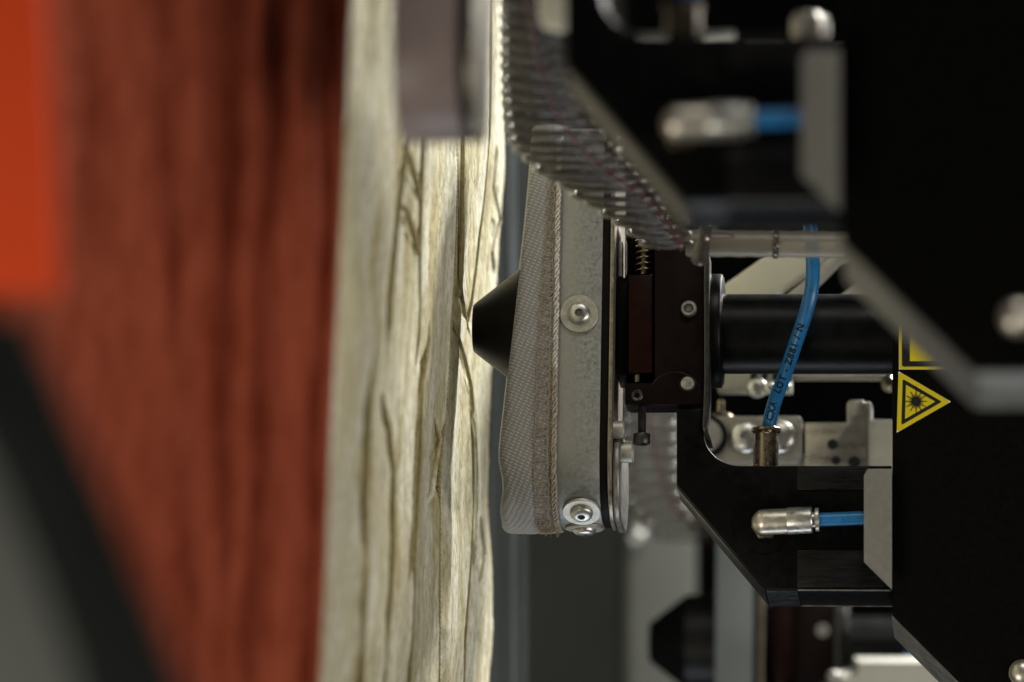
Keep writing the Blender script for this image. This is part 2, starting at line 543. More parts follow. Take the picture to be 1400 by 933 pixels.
# --- canvas sock stretched over the front of the head
def interp(tab, x):
    if x <= tab[0][0]: return tab[0][1]
    for (a, b), (c, d) in zip(tab, tab[1:]):
        if x <= c: return b + (d - b) * (x - a) / (c - a)
    return tab[-1][1]
EDGE = [(100, 724), (240, 719), (300, 715), (400, 705.5), (510, 695), (560, 690.5), (590, 687.5), (615, 685.5), (632, 686), (655, 691), (675, 692.5), (690, 690), (705, 689), (722, 692)]
def py_of(v, w):
    q = M0 @ Vector((u_at(720), w, v))
    k = S * (1 + q.y / D)
    return 466.5 - q.z / k
SOCKS = rrect(V_BOT - 0.0011, V_TOP + 0.0011, WF - 0.0012, 0.0232, 0.0225, 14, 60)
bm = bmesh.new()
uvl = bm.loops.layers.uv.new('UVMap')
NU = 22
ring_n = len(SOCKS)
arc = [0.0]
for (a, b) in zip(SOCKS, SOCKS[1:] + SOCKS[:1]):
    arc.append(arc[-1] + math.hypot(b[0] - a[0], b[1] - a[1]))
uR = u_at(764.5)
grid = []
for i, (v, w) in enumerate(SOCKS):
    uL = u_at(interp(EDGE, py_of(v, w)), w)
    cv = V_MID; cw = -0.003
    d = Vector((w - cw, v - cv)); dn = d.normalized()
    # outward direction of the section
    a = SOCKS[i - 1]; b = SOCKS[(i + 1) % ring_n]
    tg = Vector((b[1] - a[1], b[0] - a[0])).normalized()
    nm = Vector((tg.y, -tg.x))
    if nm.dot(d) < 0: nm = -nm
    row = []
    for k in range(NU + 1):
        f = k / NU
        u = uL + (uR - uL) * f
        bulge = 0.0007 * math.sin(math.pi * min(1, f * 1.15)) + 0.0004 * noise.noise(Vector((u * 160, v * 60, w * 60)))
        bulge += 0.00025 * math.exp(-((f - 0.58) / 0.03) ** 2) * -1
        if f < 0.12: bulge -= 0.0016 * (1 - f / 0.12) ** 2
        q = Vector((w, v)) + nm * bulge
        row.append(((u, q.x, q.y), (u, arc[i])))
    # rolled inner edge
    q = Vector((w, v)) - nm * 0.006
    row.insert(0, ((uL + 0.0012, q.x, q.y), (uL - 0.006, arc[i])))
    q = Vector((w, v)) - nm * 0.0010
    row.append(((uR, q.x, q.y), (uR + 0.002, arc[i])))
    grid.append([(bm.verts.new(p_), uv) for p_, uv in row])
for i in range(ring_n):
    j = (i + 1) % ring_n
    for k in range(len(grid[0]) - 1):
        qd = (grid[i][k], grid[i][k + 1], grid[j][k + 1], grid[j][k])
        f = bm.faces.new([x[0] for x in qd])
        for lp, x in zip(f.loops, qd):
            uu, vv = x[1]
            if j == 0 and x in (grid[j][k], grid[j][k + 1]): vv = arc[-1]
            lp[uvl].uv = (vv, uu)
sock = hd.part('fabric_sock', bm, 'grey_canvas', smooth=80)

def sock_point(s_, u, out=0.0):
    """point at arc length s_ on the sock, lifted by out"""
    i = 0
    while i < ring_n - 1 and arc[i + 1] < s_: i += 1
    a = SOCKS[i]; b = SOCKS[(i + 1) % ring_n]
    f = (s_ - arc[i]) / max(1e-9, arc[i + 1] - arc[i])
    v = a[0] + (b[0] - a[0]) * f; w = a[1] + (b[1] - a[1]) * f
    tg = Vector((b[1] - a[1], b[0] - a[0])).normalized()
    nm = Vector((tg.y, -tg.x))
    if nm.dot(Vector((w + 0.003, v - V_MID))) < 0: nm = -nm
    return Vector((u, w + nm.x * out, v + nm.y * out))
# overlock stitching: rungs with wavering edge threads
s_lo, s_hi = arc[14 // 2], arc[14 + 60 + 14 + 30]
bm = bmesh.new()
s_ = s_lo
edgeA, edgeB, edgeC = [], [], []
rnd = random.Random(3)
while s_ < s_hi:
    py_ = py_of(sock_point(s_, 0).z, sock_point(s_, 0).y)
    lean = interp([(240, 750), (450, 738), (560, 735), (725, 735)], py_)
    xa = lean + rnd.uniform(-1.2, 1.2); xb = 752 + rnd.uniform(-1.0, 1.0) + (3 if py_ < 400 else 0)
    j1, j2 = rnd.uniform(-0.5, 0.5) * mm, rnd.uniform(-0.5, 0.5) * mm
    A = sock_point(s_ + j1, u_at(xa), 0.0010); B = sock_point(s_ + j2, u_at(xb), 0.0011)
    A2 = sock_point(s_ + j1 + 0.0012, u_at(xa - 0.8), 0.0009)
    add_tube(bm, catmull([A2, A, (A + B) / 2 + Vector((0, -0.0003, 0)), B], 3), 0.00019, 5)
    if rnd.random() < 0.5:
        add_tube(bm, catmull([B, sock_point(s_ + j2 + rnd.uniform(0.0008, 0.002), u_at((xa + xb) / 2), 0.0011), A2], 3), 0.00014, 5)
    edgeA += [A, A2]; edgeB += [B, sock_point(s_ + j2 + 0.0012, u_at(xb + rnd.uniform(-.8, 2.0)), 0.0010)]
    edgeC += [sock_point(s_, u_at(758 + rnd.uniform(-1, 1)), 0.0009)]
    s_ += 0.0026 * rnd.uniform(0.8, 1.25)
for e in (edgeA, edgeB, edgeC):
    add_tube(bm, catmull(e, 2), 0.00016, 5)
hd.part('overlock_stitching', bm, 'thread_beige', sock, kind='stuff', smooth=80)
# loose two-ply cord along the raw edge: white above, worn brown below
n = 620
for nm2, t0, t1, m2 in (('edge_cord', 0.0, 0.56, 'thread_white'), ('edge_cord', 0.555, 1.0, 'thread_grey')):
    bm = bmesh.new()
    for ply in range(3):
        pth = []
        for i in range(int(n * t0), int(n * t1)):
            q = s_lo + (s_hi - s_lo) * i / (n - 1)
            a = i * 0.27 + ply * math.pi * 2 / 3 + 1.2 * noise.noise(Vector((i * 0.05, ply, 0)))
            wob = 0.0004 * noise.noise(Vector((i * 0.08, 4.4, 0)))
            pth.append(sock_point(q, u_at(760.3) + wob + 0.00062 * math.cos(a), 0.0005 + 0.0003 * math.sin(a)))
        add_tube(bm, pth, lambda f: 0.00036 + 0.00010 * noise.noise(Vector((f * 140, ply, 3))), 6)
    hd.part(nm2, bm, m2, sock, smooth=80)
bm = bmesh.new()
for i in range(420):
    q = rnd.uniform(s_lo, s_hi); u = u_at(rnd.uniform(751, 766))
    a = sock_point(q, u, 0.0006); b = sock_point(q + rnd.uniform(-1.2, 1.2) * mm, u + rnd.uniform(-1.0, 1.0) * mm, rnd.uniform(0.0008, 0.0016))
    add_tube(bm, catmull([a, (a + b) / 2 + Vector((rnd.uniform(-.3, .3) * mm, -0.0002, 0)), b], 2), 0.00006, 4)
hd.part('edge_fuzz', bm, 'thread_beige', sock, kind='stuff', smooth=80)
# frayed ends
bm = bmesh.new()
for i in range(90):
    q = rnd.uniform(arc[14 + 60 + 10], s_hi)
    u = u_at(rnd.uniform(734, 764))
    a = sock_point(q, u, 0.0004); b = sock_point(q + rnd.uniform(-1, 1) * mm, u + rnd.uniform(-1, 1) * mm, rnd.uniform(0.0012, 0.0030))
    add_tube(bm, catmull([a, (a + b) / 2 + Vector((rnd.uniform(-.4, .4) * mm, 0, 0)), b], 2), 0.00010, 4)
hd.part('frayed_thread', bm, 'thread_beige', sock, kind='stuff', smooth=80)

# --- cone
ax_z = P(700, 449, 0).z
cone = Thing('black_cone', 'matt black cone poking out of the canvas sock towards the cream cloth', 'cone', (u_at(700, 0), 0, ax_z), group='black cones in the row')
ua = u_at(648, 0); ub = u_at(712, 0)
bm = bmesh.new(); add_lathe(bm, (ua, 0, ax_z), (1, 0, 0),
    [(0, 0), (0.0002, 24 * px), (0, 25 * px), (0, 32 * px), (0.0006, 34.5 * px), (0.0012, 36.5 * px), (ub - ua, 82 * px), (0.03, 82 * px), (0.03, 0)], 64)
cone.part('cone_shell', bm, 'cone_black', smooth=35)
HEAD += [hd, cone]

# --- clamp block with slider, spring and screws
WB = -0.022
cb = Thing('clamp_block', 'black anodised clamp block with spring and two bright screws, behind the galvanised head', 'clamp block', P(915, 553, 0), group='clamp blocks in the row')
def outline(pts, w): return [P(x, y, w) for x, y in pts]
bm = bmesh.new(); add_poly(bm, outline([(895, 300), (962, 300), (962, 553), (854.5, 553), (854.5, 524), (895, 524)], WB), Vector((0, 0.012, 0)))
cb.part('block', bm, 'red_reflect_anodised', bevel=0.0003)
bm = bmesh.new(); add_poly(bm, outline([(859, 376), (891.5, 376), (891.5, 510), (859, 510)], WB + 0.001), Vector((0, 0.010, 0)))
cb.part('slider', bm, 'red_reflect_slider', bevel=0.0003)
bm = bmesh.new(); add_poly(bm, outline([(857, 300), (961, 300), (961, 550), (857, 550)], WB + 0.0115), Vector((0, 0.018, 0)))
cb.part('rear_body', bm, 'black_plate', bevel=0.0003)
bm = bmesh.new(); add_poly(bm, outline([(843, 380), (858, 380), (858, 514), (843, 514)], WB + 0.004), Vector((0, 0.02, 0)))
cb.part('guide', bm, 'black_anodised', bevel=0.0003)
bm = bmesh.new(); add_poly(bm, outline([(846, 330), (851, 330), (851, 378), (846, 378)], WB + 0.003), Vector((0, 0.006, 0)))
add_poly(bm, outline([(854, 330), (857, 330), (857, 377), (854, 377)], WB + 0.002), Vector((0, 0.006, 0)))
cb.part('guide_rail', bm, 'grey_steel', bevel=0.0002)
bm = bmesh.new()
c0 = P(880, 376, WB + 0.005)
pth = []
for i in range(150):
    a = i / 20 * 2 * math.pi
    pth.append(c0 + Vector((math.cos(a) * 11.2 * px, math.sin(a) * 11.2 * px, i / 150 * 62 * px)))
add_tube(bm, pth, 1.6 * px, 6)
cb.part('spring', bm, 'spring_steel', smooth=80)
bm = bmesh.new(); add_lathe(bm, c0, (0, 0, 1), [(0, 0), (0, 5 * px), (0.02, 5 * px), (0.02, 0)], 20)
cb.part('spring_pin', bm, 'bronze_nickel')
# socket head screw, flat pin, small recessed screw
q = P(942, 423, WB); r = 11 * px
bm = bmesh.new(); add_lathe(bm, q, (0, -1, 0), [(-0.001, r), (0.0012, r), (0.0018, r * 0.9), (0.0018, r * 0.58), (0.0006, r * 0.52), (0.0006, 0)], 36)
sc = cb.part('socket_screw', bm, 'zinc', smooth=30)
bm = bmesh.new(); add_lathe(bm, q, (0, -1, 0), [(0.0007, 0), (0.0007, r * 0.5), (0.0015, r * 0.5)], 6)
cb.part('hex_socket', bm, 'grey_steel', sc)
q = P(940, 525, WB); r = 9.3 * px
bm = bmesh.new(); add_lathe(bm, q, (0, -1, 0), [(-0.001, r), (0.0006, r), (0.0009, r * 0.93), (0.0009, 0)], 36)
cb.part('pin', bm, 'zinc')
bm = bmesh.new(); add_lathe(bm, q, (0, -1, 0), [(0.0001, r), (0.0002, r * 1.2), (0.0002, r * 1.2), (0, r * 1.22)], 36)
cb.part('pin_collar', bm, 'socket_dark')
q = P(871, 541, WB); r = 8 * px
bm = bmesh.new(); add_lathe(bm, q, (0, -1, 0), [(0, r), (0.0004, r), (0.0006, r * 0.85), (0.0004, r * 0.5), (-0.001, r * 0.5), (-0.001, 0)], 28)
cb.part('set_screw', bm, 'dark_steel')
bm = bmesh.new(); add_lathe(bm, P(871, 523, WB + 0.003), (0, 0, 1), [(0, 0), (0, 4 * px), (10 * px, 4 * px), (10 * px, 0)], 16)
cb.part('stop_pin', bm, 'bronze_nickel')
# engraved arc of the lower cover
bm = bmesh.new()
pth = [P(923 + 37 * math.cos(R(a)), 545 + 36 * -math.sin(R(a)), WB - 0.00005) for a in range(28, 150, 6)]
add_tube(bm, pth, 0.00013, 5)
cb.part('cover_edge', bm, 'black_edge', smooth=80)
# adjusting screw below
a = P(878, 556, WB + 0.004)
bm = bmesh.new()
pr = [(0, 0), (0, 5.5 * px)]
for i in range(18):
    pr += [(i * 2.1 * px, 6 * px), ((i + .5) * 2.1 * px, 5 * px)]
pr += [(38 * px, 5 * px), (38 * px, 11 * px), (39 * px, 11.5 * px), (50 * px, 11.5 * px), (52 * px, 10.5 * px), (52 * px, 6 * px), (49 * px, 6 * px), (49 * px, 0)]
add_lathe(bm, a, (0, 0, -1), pr, 24)
cb.part('adjusting_screw', bm, 'dark_steel', smooth=30)
# sheet-metal edge on the right of the block, hooked at its lower end
bm = bmesh.new()
pth = [P(966, 346, WB - 0.0012), P(966, 420, WB - 0.0012), P(966, 520, WB - 0.0012), P(965, 560, WB - 0.0014), P(964, 585, WB - 0.001), P(969, 602, WB + 0.002)]
pts = catmull(pth, 6)
for k in range(2):
    L_ = [bm.verts.new(q + Vector((-0.0009 if k == 0 else 0.0009, 0, 0))) for q in pts]
    B_ = [bm.verts.new(q + Vector((-0.0009 if k == 0 else 0.0009, 0.014, 0))) for q in pts]
    if k == 0: L0, B0 = L_, B_
for i in range(len(pts) - 1):
    for a_, b_ in ((L0, L_), (L_, B_), (B_, B0), (B0, L0)):
        bm.faces.new((a_[i], b_[i], b_[i + 1], a_[i + 1]))
bm.faces.new((L0[0], L_[0], B_[0], B0[0])); bm.faces.new((L0[-1], L_[-1], B_[-1], B0[-1]))
cb.part('sheet_edge', bm, 'dark_steel', bevel=0.0003, smooth=40)
HEAD.append(cb)

# --- black tube with flange ring
tb = Thing('black_tube', 'thick black tube with flange ring running from the clamp block to the laser sign plate', 'tube', P(990, 455, 0), group='black tubes in the row')
az = P(980, 453, 0).z
ua = u_at(967.5, 0)
bm = bmesh.new(); add_lathe(bm, (ua, 0, az), (1, 0, 0), [(0, 0), (0, 77 * px), (0.0004, 78 * px), (18 * px, 78 * px), (20 * px, 77 * px), (22 * px, 73 * px), (22.5 * px, 55 * px), (22.5 * px, 0)], 72)
tb.part('flange_ring', bm, 'tube_black', smooth=35)
az2 = P(1100, 457, 0).z
bm = bmesh.new(); add_lathe(bm, (u_at(988, 0), 0, az2), (1, 0, 0), [(0, 0), (0, 54.5 * px), (0.068, 54.5 * px), (0.068, 0)], 72)
tb.part('barrel', bm, 'tube_black', smooth=35)
HEAD.append(tb)

# --- bracket arm
WA = -0.021
br = Thing('bracket_arm', 'black anodised bracket arm with rounded inner corner and sloping edge, carrying the nickel elbow fitting', 'bracket', P(1050, 800, 0), group='bracket arms in the row')
fil = [(960 + 52 * (1 - math.cos(R(a))), 585 + 52 * math.sin(R(a))) for a in range(0, 91, 6)]
fil = [(960 + (x - 960), y) for x, y in fil]
pts = [(925, 560), (960, 560)] + fil + [(1180, 637), (1219, 637), (1219, 807), (1046, 806), (925, 662)]
bm = bmesh.new(); add_poly(bm, outline(pts, WA), Vector((0, 0.031, 0)))
arm = br.part('arm', bm, 'black_anodised', bevel=0.00035, smooth=25)
bm = bmesh.new(); add_poly(bm, outline([(1090, 638.5), (1186, 638.5), (1181, 670), (1090, 670)], WA - 0.0004), Vector((0, 0.0008, 0)))
br.part('milled_pad', bm, 'milled_black', bevel=0.0001)
bm = bmesh.new(); add_poly(bm, outline([(1090, 752), (1181, 752), (1218, 803), (1090, 803.5)], WA - 0.0004), Vector((0, 0.0008, 0)))
br.part('milled_pad', bm, 'milled_black', bevel=0.0001)
# outer edge strips: lighter tone paints reflected light along the slope and the foot
e0, e1, e2 = P(925, 662, WA), P(1046, 806, WA), P(1090, 806, WA)
bm = bmesh.new()
nrm = Vector(((e1 - e0).z, 0, -(e1 - e0).x)).normalized()
if nrm.z > 0: nrm = -nrm
q = [e0 + Vector((0, 0.003, 0)), e1 + Vector((0, 0.002, 0)), e1 + Vector((0, 0.029, 0)), e0 + Vector((0, 0.027, 0))]
add_poly(bm, q, nrm * 0.0004)
br.part('lit_edge_strip', bm, 'black_edge', bevel=0.0001)
bm = bmesh.new()
q = [e1 + Vector((0.0003, 0.001, 0)), e2 + Vector((0, 0.001, 0)), e2 + Vector((0, 0.030, 0)), e1 + Vector((0.0003, 0.030, 0))]
add_poly(bm, q, Vector((0, 0, -0.0005)))
br.part('lit_edge_strip', bm, 'black_edge', bevel=0.0001)
for w_, yy_ in ((WA - 0.0001, 806.6), (WA + 0.0303, 806.6)):  # steel strips added as highlight lines along the arm's lower edges
    bm = bmesh.new(); a = P(1091, yy_, WA); b = P(1218, yy_ + .6, WA)
    add_box(bm, (a.x, w_, a.z - 0.0003), (b.x, w_ + 0.0005, a.z + 0.0001))
    br.part('edge_highlight', bm, 'grey_steel')
bm = bmesh.new(); add_lathe(bm, P(1045, 715, WA), (0, -1, 0), [(0, 44 * px), (0.00012, 43.4 * px), (0.00012, 43.0 * px), (0, 42 * px)], 64)
br.part('spot_face', bm, 'black_anodised')
HEAD.append(br)

# --- grey cheek plate
pl = Thing('cheek_plate', 'small grey plate with a cut corner between the bracket arm and the black cover', 'plate', P(1200, 720, 0), group='grey cheek plates in the row')
bm = bmesh.new(); add_poly(bm, outline([(1186, 641), (1219.5, 641), (1219.5, 806), (1181, 768), (1181, 650)], WA - 0.0115), Vector((0, 0.0014, 0)))
pl.part('plate', bm, 'cheek_grey', bevel=0.0002)
HEAD.append(pl)

# --- black cover housing
WC = -0.026
cv_ = Thing('cover_housing', 'big black machine cover with angled lower corner carrying the laser sign', 'cover', P(1400, 700, 0), group='black covers in the row')
corner_pts = [(1220, -260), (1760, -260), (1760, 974), (1354, 974), (1220, 840)]
bm = bmesh.new(); add_poly(bm, outline(corner_pts, WC), Vector((0, 0.047, 0)))
cv_.part('housing', bm, 'black_plate', bevel=0.0008, seg=3)
bm = bmesh.new()
e0, e1, e2 = P(1220, 840, WC), P(1354, 974, WC), P(1760, 974, WC)
nrm = Vector(((e1 - e0).z, 0, -(e1 - e0).x)).normalized()
if nrm.z > 0: nrm = -nrm
add_poly(bm, [e0 + Vector((0, 0.002, 0)), e1 + Vector((0, 0.002, 0)), e1 + Vector((0, 0.044, 0)), e0 + Vector((0, 0.044, 0))], nrm * 0.0005)
cv_.part('lit_edge_strip', bm, 'lit_edge', bevel=0.0002)
bm = bmesh.new()
add_poly(bm, [e1 + Vector((0.0003, 0.002, 0)), e2 + Vector((0, 0.002, 0)), e2 + Vector((0, 0.044, 0)), e1 + Vector((0.0003, 0.044, 0))], Vector((0, 0, -0.0005)))
cv_.part('lit_edge_strip', bm, 'lit_edge', bevel=0.0002)
q = P(1398, 921, WC)
bm = bmesh.new(); add_lathe(bm, q, (0, -1, 0), [(0, 18 * px), (0.001, 18 * px)] + [(0.001 + 13 * px * math.sin(R(a)), 17 * px * math.cos(R(a)) + .2 * px) for a in range(0, 90, 15)] + [(0.001 + 13 * px, 0)], 36)
cv_.part('dome_screw', bm, 'nickel', smooth=60)
HEAD.append(cv_)

# --- warning stickers on the cover
def flat_poly(bm, pts, w):
    bm.faces.new([bm.verts.new(P(x, y, w)) for x, y in pts])
def sticker(name, label, pts):
    c = P(sum(p_[0] for p_ in pts) / len(pts), sum(p_[1] for p_ in pts) / len(pts), WC)
    return Thing(name, label, 'warning sign', c)
def inset(pts, d):
    n_ = len(pts); out = []
    cx = sum(p_[0] for p_ in pts) / n_; cy = sum(p_[1] for p_ in pts) / n_
    for i in range(n_):
        p0, p1, p2 = Vector(pts[i - 1]), Vector(pts[i]), Vector(pts[(i + 1) % n_])
        d1, d2 = (p1 - p0).normalized(), (p2 - p1).normalized()
        n1, n2 = Vector((-d1.y, d1.x)), Vector((-d2.y, d2.x))
        c = Vector((cx, cy)) - p1
        if n1.dot(c) < 0: n1 = -n1
        if n2.dot(c) < 0: n2 = -n2
        b_ = (n1 + n2).normalized()
        out.append(p1 + b_ * d / max(0.2, b_.dot(n1)))
    return [tuple(p_) for p_ in out]
def round_pts(pts, r, k=4):
    out = []; n_ = len(pts)
    for i in range(n_):
        p0, p1, p2 = Vector(pts[i - 1]), Vector(pts[i]), Vector(pts[(i + 1) % n_])
        a = p1 + (p0 - p1).normalized() * r; b = p1 + (p2 - p1).normalized() * r
        for j in range(k + 1):
            f = j / k
            out.append(tuple(a * (1 - f) ** 2 + p1 * 2 * f * (1 - f) + b * f * f))
    return out
LAY = 0.00009
T = [(1228.5, 508), (1300, 549.5), (1226, 592)]
sg = sticker('laser_sign', 'yellow triangular laser warning sign with black sunburst, stuck on the black cover', T)
bm = bmesh.new(); add_poly(bm, outline(T, WC), Vector((0, -0.00018, 0))); sg.part('backing', bm, 'sign_white')
w1 = WC - 0.00018 - LAY
bm = bmesh.new(); flat_poly(bm, round_pts(T, 7), w1); sg.part('yellow_field', bm, 'sign_yellow')
Tb, Ti = inset(T, 6.0), inset(T, 10.6)
bm = bmesh.new()
o_, i_ = round_pts(Tb, 3), round_pts(Ti, 0.8)
vo = [bm.verts.new(P(x, y, w1 - LAY)) for x, y in o_]; vi = [bm.verts.new(P(x, y, w1 - LAY)) for x, y in i_]
for i in range(len(vo)):
    j = (i + 1) % len(vo); bm.faces.new((vo[i], vo[j], vi[j], vi[i]))
sg.part('black_border', bm, 'black_ink')
bm = bmesh.new()
cx, cy = 1252.5, 549
flat_poly(bm, [(cx + 6.2 * math.cos(R(a)), cy + 6.2 * math.sin(R(a))) for a in range(0, 360, 15)], w1 - LAY)
for k in range(24):
    a = R(k * 15); L_ = 15.2 if k % 2 == 0 else 9.8
    if k == 18: L_ = 21
    h = 0.62 if k % 2 == 0 else 0.42
    d = Vector((math.cos(a), math.sin(a))); nn = Vector((-d.y, d.x))
    c = Vector((cx, cy))
    flat_poly(bm, [tuple(c + d * 5 + nn * h * 1.3), tuple(c + d * L_ + nn * h * .8), tuple(c + d * L_ - nn * h * .8), tuple(c + d * 5 - nn * h * 1.3)], w1 - LAY * 1.5)
sg.part('sunburst', bm, 'black_ink')
Q = [(1229, 436), (1330, 436), (1330, 505.5), (1229, 505.5)]
sq = sticker('square_sign', 'yellow and black rectangular warning label above the laser triangle', Q)
bm = bmesh.new(); add_poly(bm, outline(Q, WC), Vector((0, -0.00018, 0))); sq.part('backing', bm, 'sign_white')
bm = bmesh.new(); flat_poly(bm, round_pts(inset(Q, 0.5), 3), w1); sq.part('yellow_edge', bm, 'sign_yellow')
bm = bmesh.new(); flat_poly(bm, round_pts(inset(Q, 4.0), 3), w1 - LAY); sq.part('black_border', bm, 'black_ink')
bm = bmesh.new(); flat_poly(bm, [(1244, 451), (1315, 451), (1315, 494), (1244, 494)], w1 - 2 * LAY); sq.part('yellow_field', bm, 'sign_yellow')

# --- fittings and air hoses
def tube_text(th, parent, text, path, rad, size, s0, dx, material='black_ink'):
    """flat print laid round a hose: text runs along the path"""
    cu = bpy.data.curves.new('print', 'FONT'); cu.body = text; cu.size = size; cu.resolution_u = 2
    cu.space_character = 1.2; cu.offset = size * 0.035
    ob = bpy.data.objects.new('print', cu); col.objects.link(ob)
    bpy.context.view_layer.update()
    me = bpy.data.meshes.new_from_object(ob.evaluated_get(bpy.context.evaluated_depsgraph_get()))
    bpy.data.objects.remove(ob); bpy.data.curves.remove(cu)
    bm = bmesh.new(); bm.from_mesh(me); bpy.data.meshes.remove(me)
    bmesh.ops.triangulate(bm, faces=bm.faces)
    bmesh.ops.subdivide_edges(bm, edges=[e for e in bm.edges if e.calc_length() > size * 0.25], cuts=2)
    bmesh.ops.triangulate(bm, faces=bm.faces)
    L_ = [0.0]
    for a, b in zip(path, path[1:]): L_.append(L_[-1] + (b - a).length)
    for v in bm.verts:
        s_ = s0 + v.co.x; y = v.co.y + dx
        i = 0
        while i < len(path) - 2 and L_[i + 1] < s_: i += 1
        f = (s_ - L_[i]) / (L_[i + 1] - L_[i])
        c = path[i].lerp(path[i + 1], f); t_ = (path[i + 1] - path[i]).normalized()
        face = Vector((0, -1, 0)); face = (face - t_ * face.dot(t_)).normalized()
        side = t_.cross(face)                     # to the picture's left when the path climbs
        a = y / rad
        v.co = c + (face * math.cos(a) - side * math.sin(a)) * (rad + 0.00006)
    return th.part('printed_text', bm, material, parent, smooth=80)

# upright fitting and the printed blue hose
fx = P(1047, 637, -0.006)
uf = Thing('upright_fitting', 'dark bronze push-in fitting standing upright on the bracket arm', 'hose fitting', fx, group='upright fittings in the row')
bm = bmesh.new(); add_lathe(bm, fx - Vector((0, 0, 0.001)), (0, 0, 1), [(0, 0), (0, 17.2 * px), (45 * px, 17.2 * px), (47 * px, 16.6 * px), (47.5 * px, 12 * px), (47.5 * px, 0)], 48)
uf.part('body', bm, 'bronze_nickel', smooth=30)
bm = bmesh.new(); add_lathe(bm, fx + Vector((0, 0, 43.5 * px)), (0, 0, 1), [(0, 9 * px), (0, 12 * px), (2.8 * px, 12 * px), (2.8 * px, 19 * px), (3.4 * px, 19.8 * px), (7.2 * px, 19.8 * px), (8 * px, 19 * px), (8 * px, 10 * px)], 48)
uf.part('release_collar', bm, 'bronze_nickel', smooth=30)
bm = bmesh.new(); add_lathe(bm, fx + Vector((0, 0, -0.0005)), (0, 0, 1), [(0, 0), (0, 18.0 * px), (2 * px, 18 * px), (2.4 * px, 17 * px)], 6)
uf.part('hex_foot', bm, 'bronze_nickel')
HEAD.append(uf)
ht = Thing('blue_hose', 'blue air hose with black print curving up from the bronze fitting', 'air hose', fx, group='upright blue air hoses')
raw = [(1050, 600, -.006), (1051, 583, -.006), (1059, 550, -.010), (1073, 513, -.018), (1089, 466, -.026), (1103, 424, -.031), (1110, 392, -.033), (1111, 352, -.033), (1106, 300, -.03), (1096, 250, -.02), (1092, 180, -.01), (1090, 110, 0)]
hpath = catmull([P(x, y, w) for x, y, w in raw], 10)
bm = bmesh.new(); add_tube(bm, hpath, 9.6 * px, 28)
hose = ht.part('hose', bm, 'blue_tube', smooth=80)
tube_text(ht, hose, 'CXA   LOT - Z881 / N', hpath, 9.6 * px, 13.5 * px, 27 * px, -4.6 * px)
HEAD.append(ht)

# elbow fitting on the face of the arm
ex = P(1045, 715, WA)
el = Thing('elbow_fitting', 'bright nickel elbow push-in fitting on the front of the bracket arm', 'hose fitting', ex, group='elbow fittings in the row')
r = 17.0 * px
c0 = P(1045, 714, WA - 0.0065)
c1 = P(1076, 712.5, WA - 0.0065)
ax = (P(1110, 711.5, WA - 0.0065) - c0).normalized()
bm = bmesh.new()
Lb = (c1 - c0).length
add_lathe(bm, c0 - ax * r, ax, [(r - r * math.cos(R(a)), r * math.sin(R(a))) for a in range(0, 91, 9)] + [(r + Lb, r), (r + Lb, 0)], 44)
el.part('elbow_body', bm, 'nickel', smooth=35)
bm = bmesh.new(); add_lathe(bm, c0 + Vector((0, 0.0065, -1.5 * px)), (0, -1, 0), [(0, 0), (0, 18.5 * px), (0.0016, 18.5 * px), (0.0016, 15 * px), (0.006, 15 * px), (0.006, 0)], 6, start=0.3)
el.part('hex_base', bm, 'bronze_nickel')
bm = bmesh.new(); add_lathe(bm, c1, ax, [(0, 0), (0, 17.8 * px), (1 * px, 18.2 * px), (32 * px, 17.6 * px), (33.5 * px, 16.6 * px), (33.5 * px, 11 * px), (38 * px, 11 * px), (38 * px, 8 * px)], 44)
el.part('sleeve', bm, 'zinc', smooth=30)
bm = bmesh.new(); add_lathe(bm, c1 + ax * 37.4 * px, ax, [(0, 9 * px), (0, 15 * px), (0.8 * px, 15.8 * px), (4.6 * px, 15.8 * px), (5.4 * px, 15 * px), (5.4 * px, 9 * px)], 44)
el.part('release_collar', bm, 'nickel', smooth=30)
HEAD.append(el)
hs = Thing('short_blue_hose', 'straight blue air hose between the nickel elbow and the grey cheek plate', 'air hose', c1, group='straight blue air hoses')
bm = bmesh.new(); add_tube(bm, [c1 + ax * 30 * px, c1 + ax * 60 * px, c1 + ax * 115 * px], 9.2 * px, 28); hs.part('hose', bm, 'blue_tube', smooth=80)
HEAD.append(hs)

# --- plates and screws behind the arm
WK = 0.16
def B(x, y, w=WK): return P(x, y, w)
bp_ = Thing('screw_plate', 'grey plate with two big domed screws behind the bronze fitting', 'plate', B(1030, 632), group='screw plates in the row')
bm = bmesh.new(); add_poly(bm, [B(x, y) for x, y in round_pts([(958, 569), (1097, 569), (1097, 632), (958, 632)], 9)], Vector((0, 0.006, 0)))
bp_.part('plate', bm, 'satin_grey', bevel=0.0003)
bm = bmesh.new(); add_poly(bm, [B(x, y, WK + 0.008) for x, y in ((940, 620), (1105, 620), (1105, 665), (940, 665))], Vector((0, 0.01, 0)))
bp_.part('ledge', bm, 'light_grey', bevel=0.0004)
k = 1 + WK / D
def dome(th, x, y, rr, w=WK, name='domed_screw', m='zinc'):
    r_ = rr * px * k
    bm = bmesh.new()
    add_lathe(bm, B(x, y, w), (0, -1, 0), [(0, r_), (0.0008, r_)] + [(0.0008 + r_ * .5 * math.sin(R(a)), r_ * (.30 + .70 * math.cos(R(a)))) for a in range(10, 91, 16)] + [(0.0008 + r_ * .3, r_ * .28), (0.0008 + r_ * .3, 0)], 36)
    return th.part(name, bm, m, smooth=50)
dome(bp_, 1020, 598, 23); dome(bp_, 1066, 598, 23)
r_ = 29 * px * k
bm = bmesh.new(); add_lathe(bm, B(965, 598), (0, -1, 0), [(0, r_), (0.003, r_), (0.0035, r_ * .93), (0.0035, r_ * .86)], 48); bp_.part('black_ring', bm, 'black_rubber')
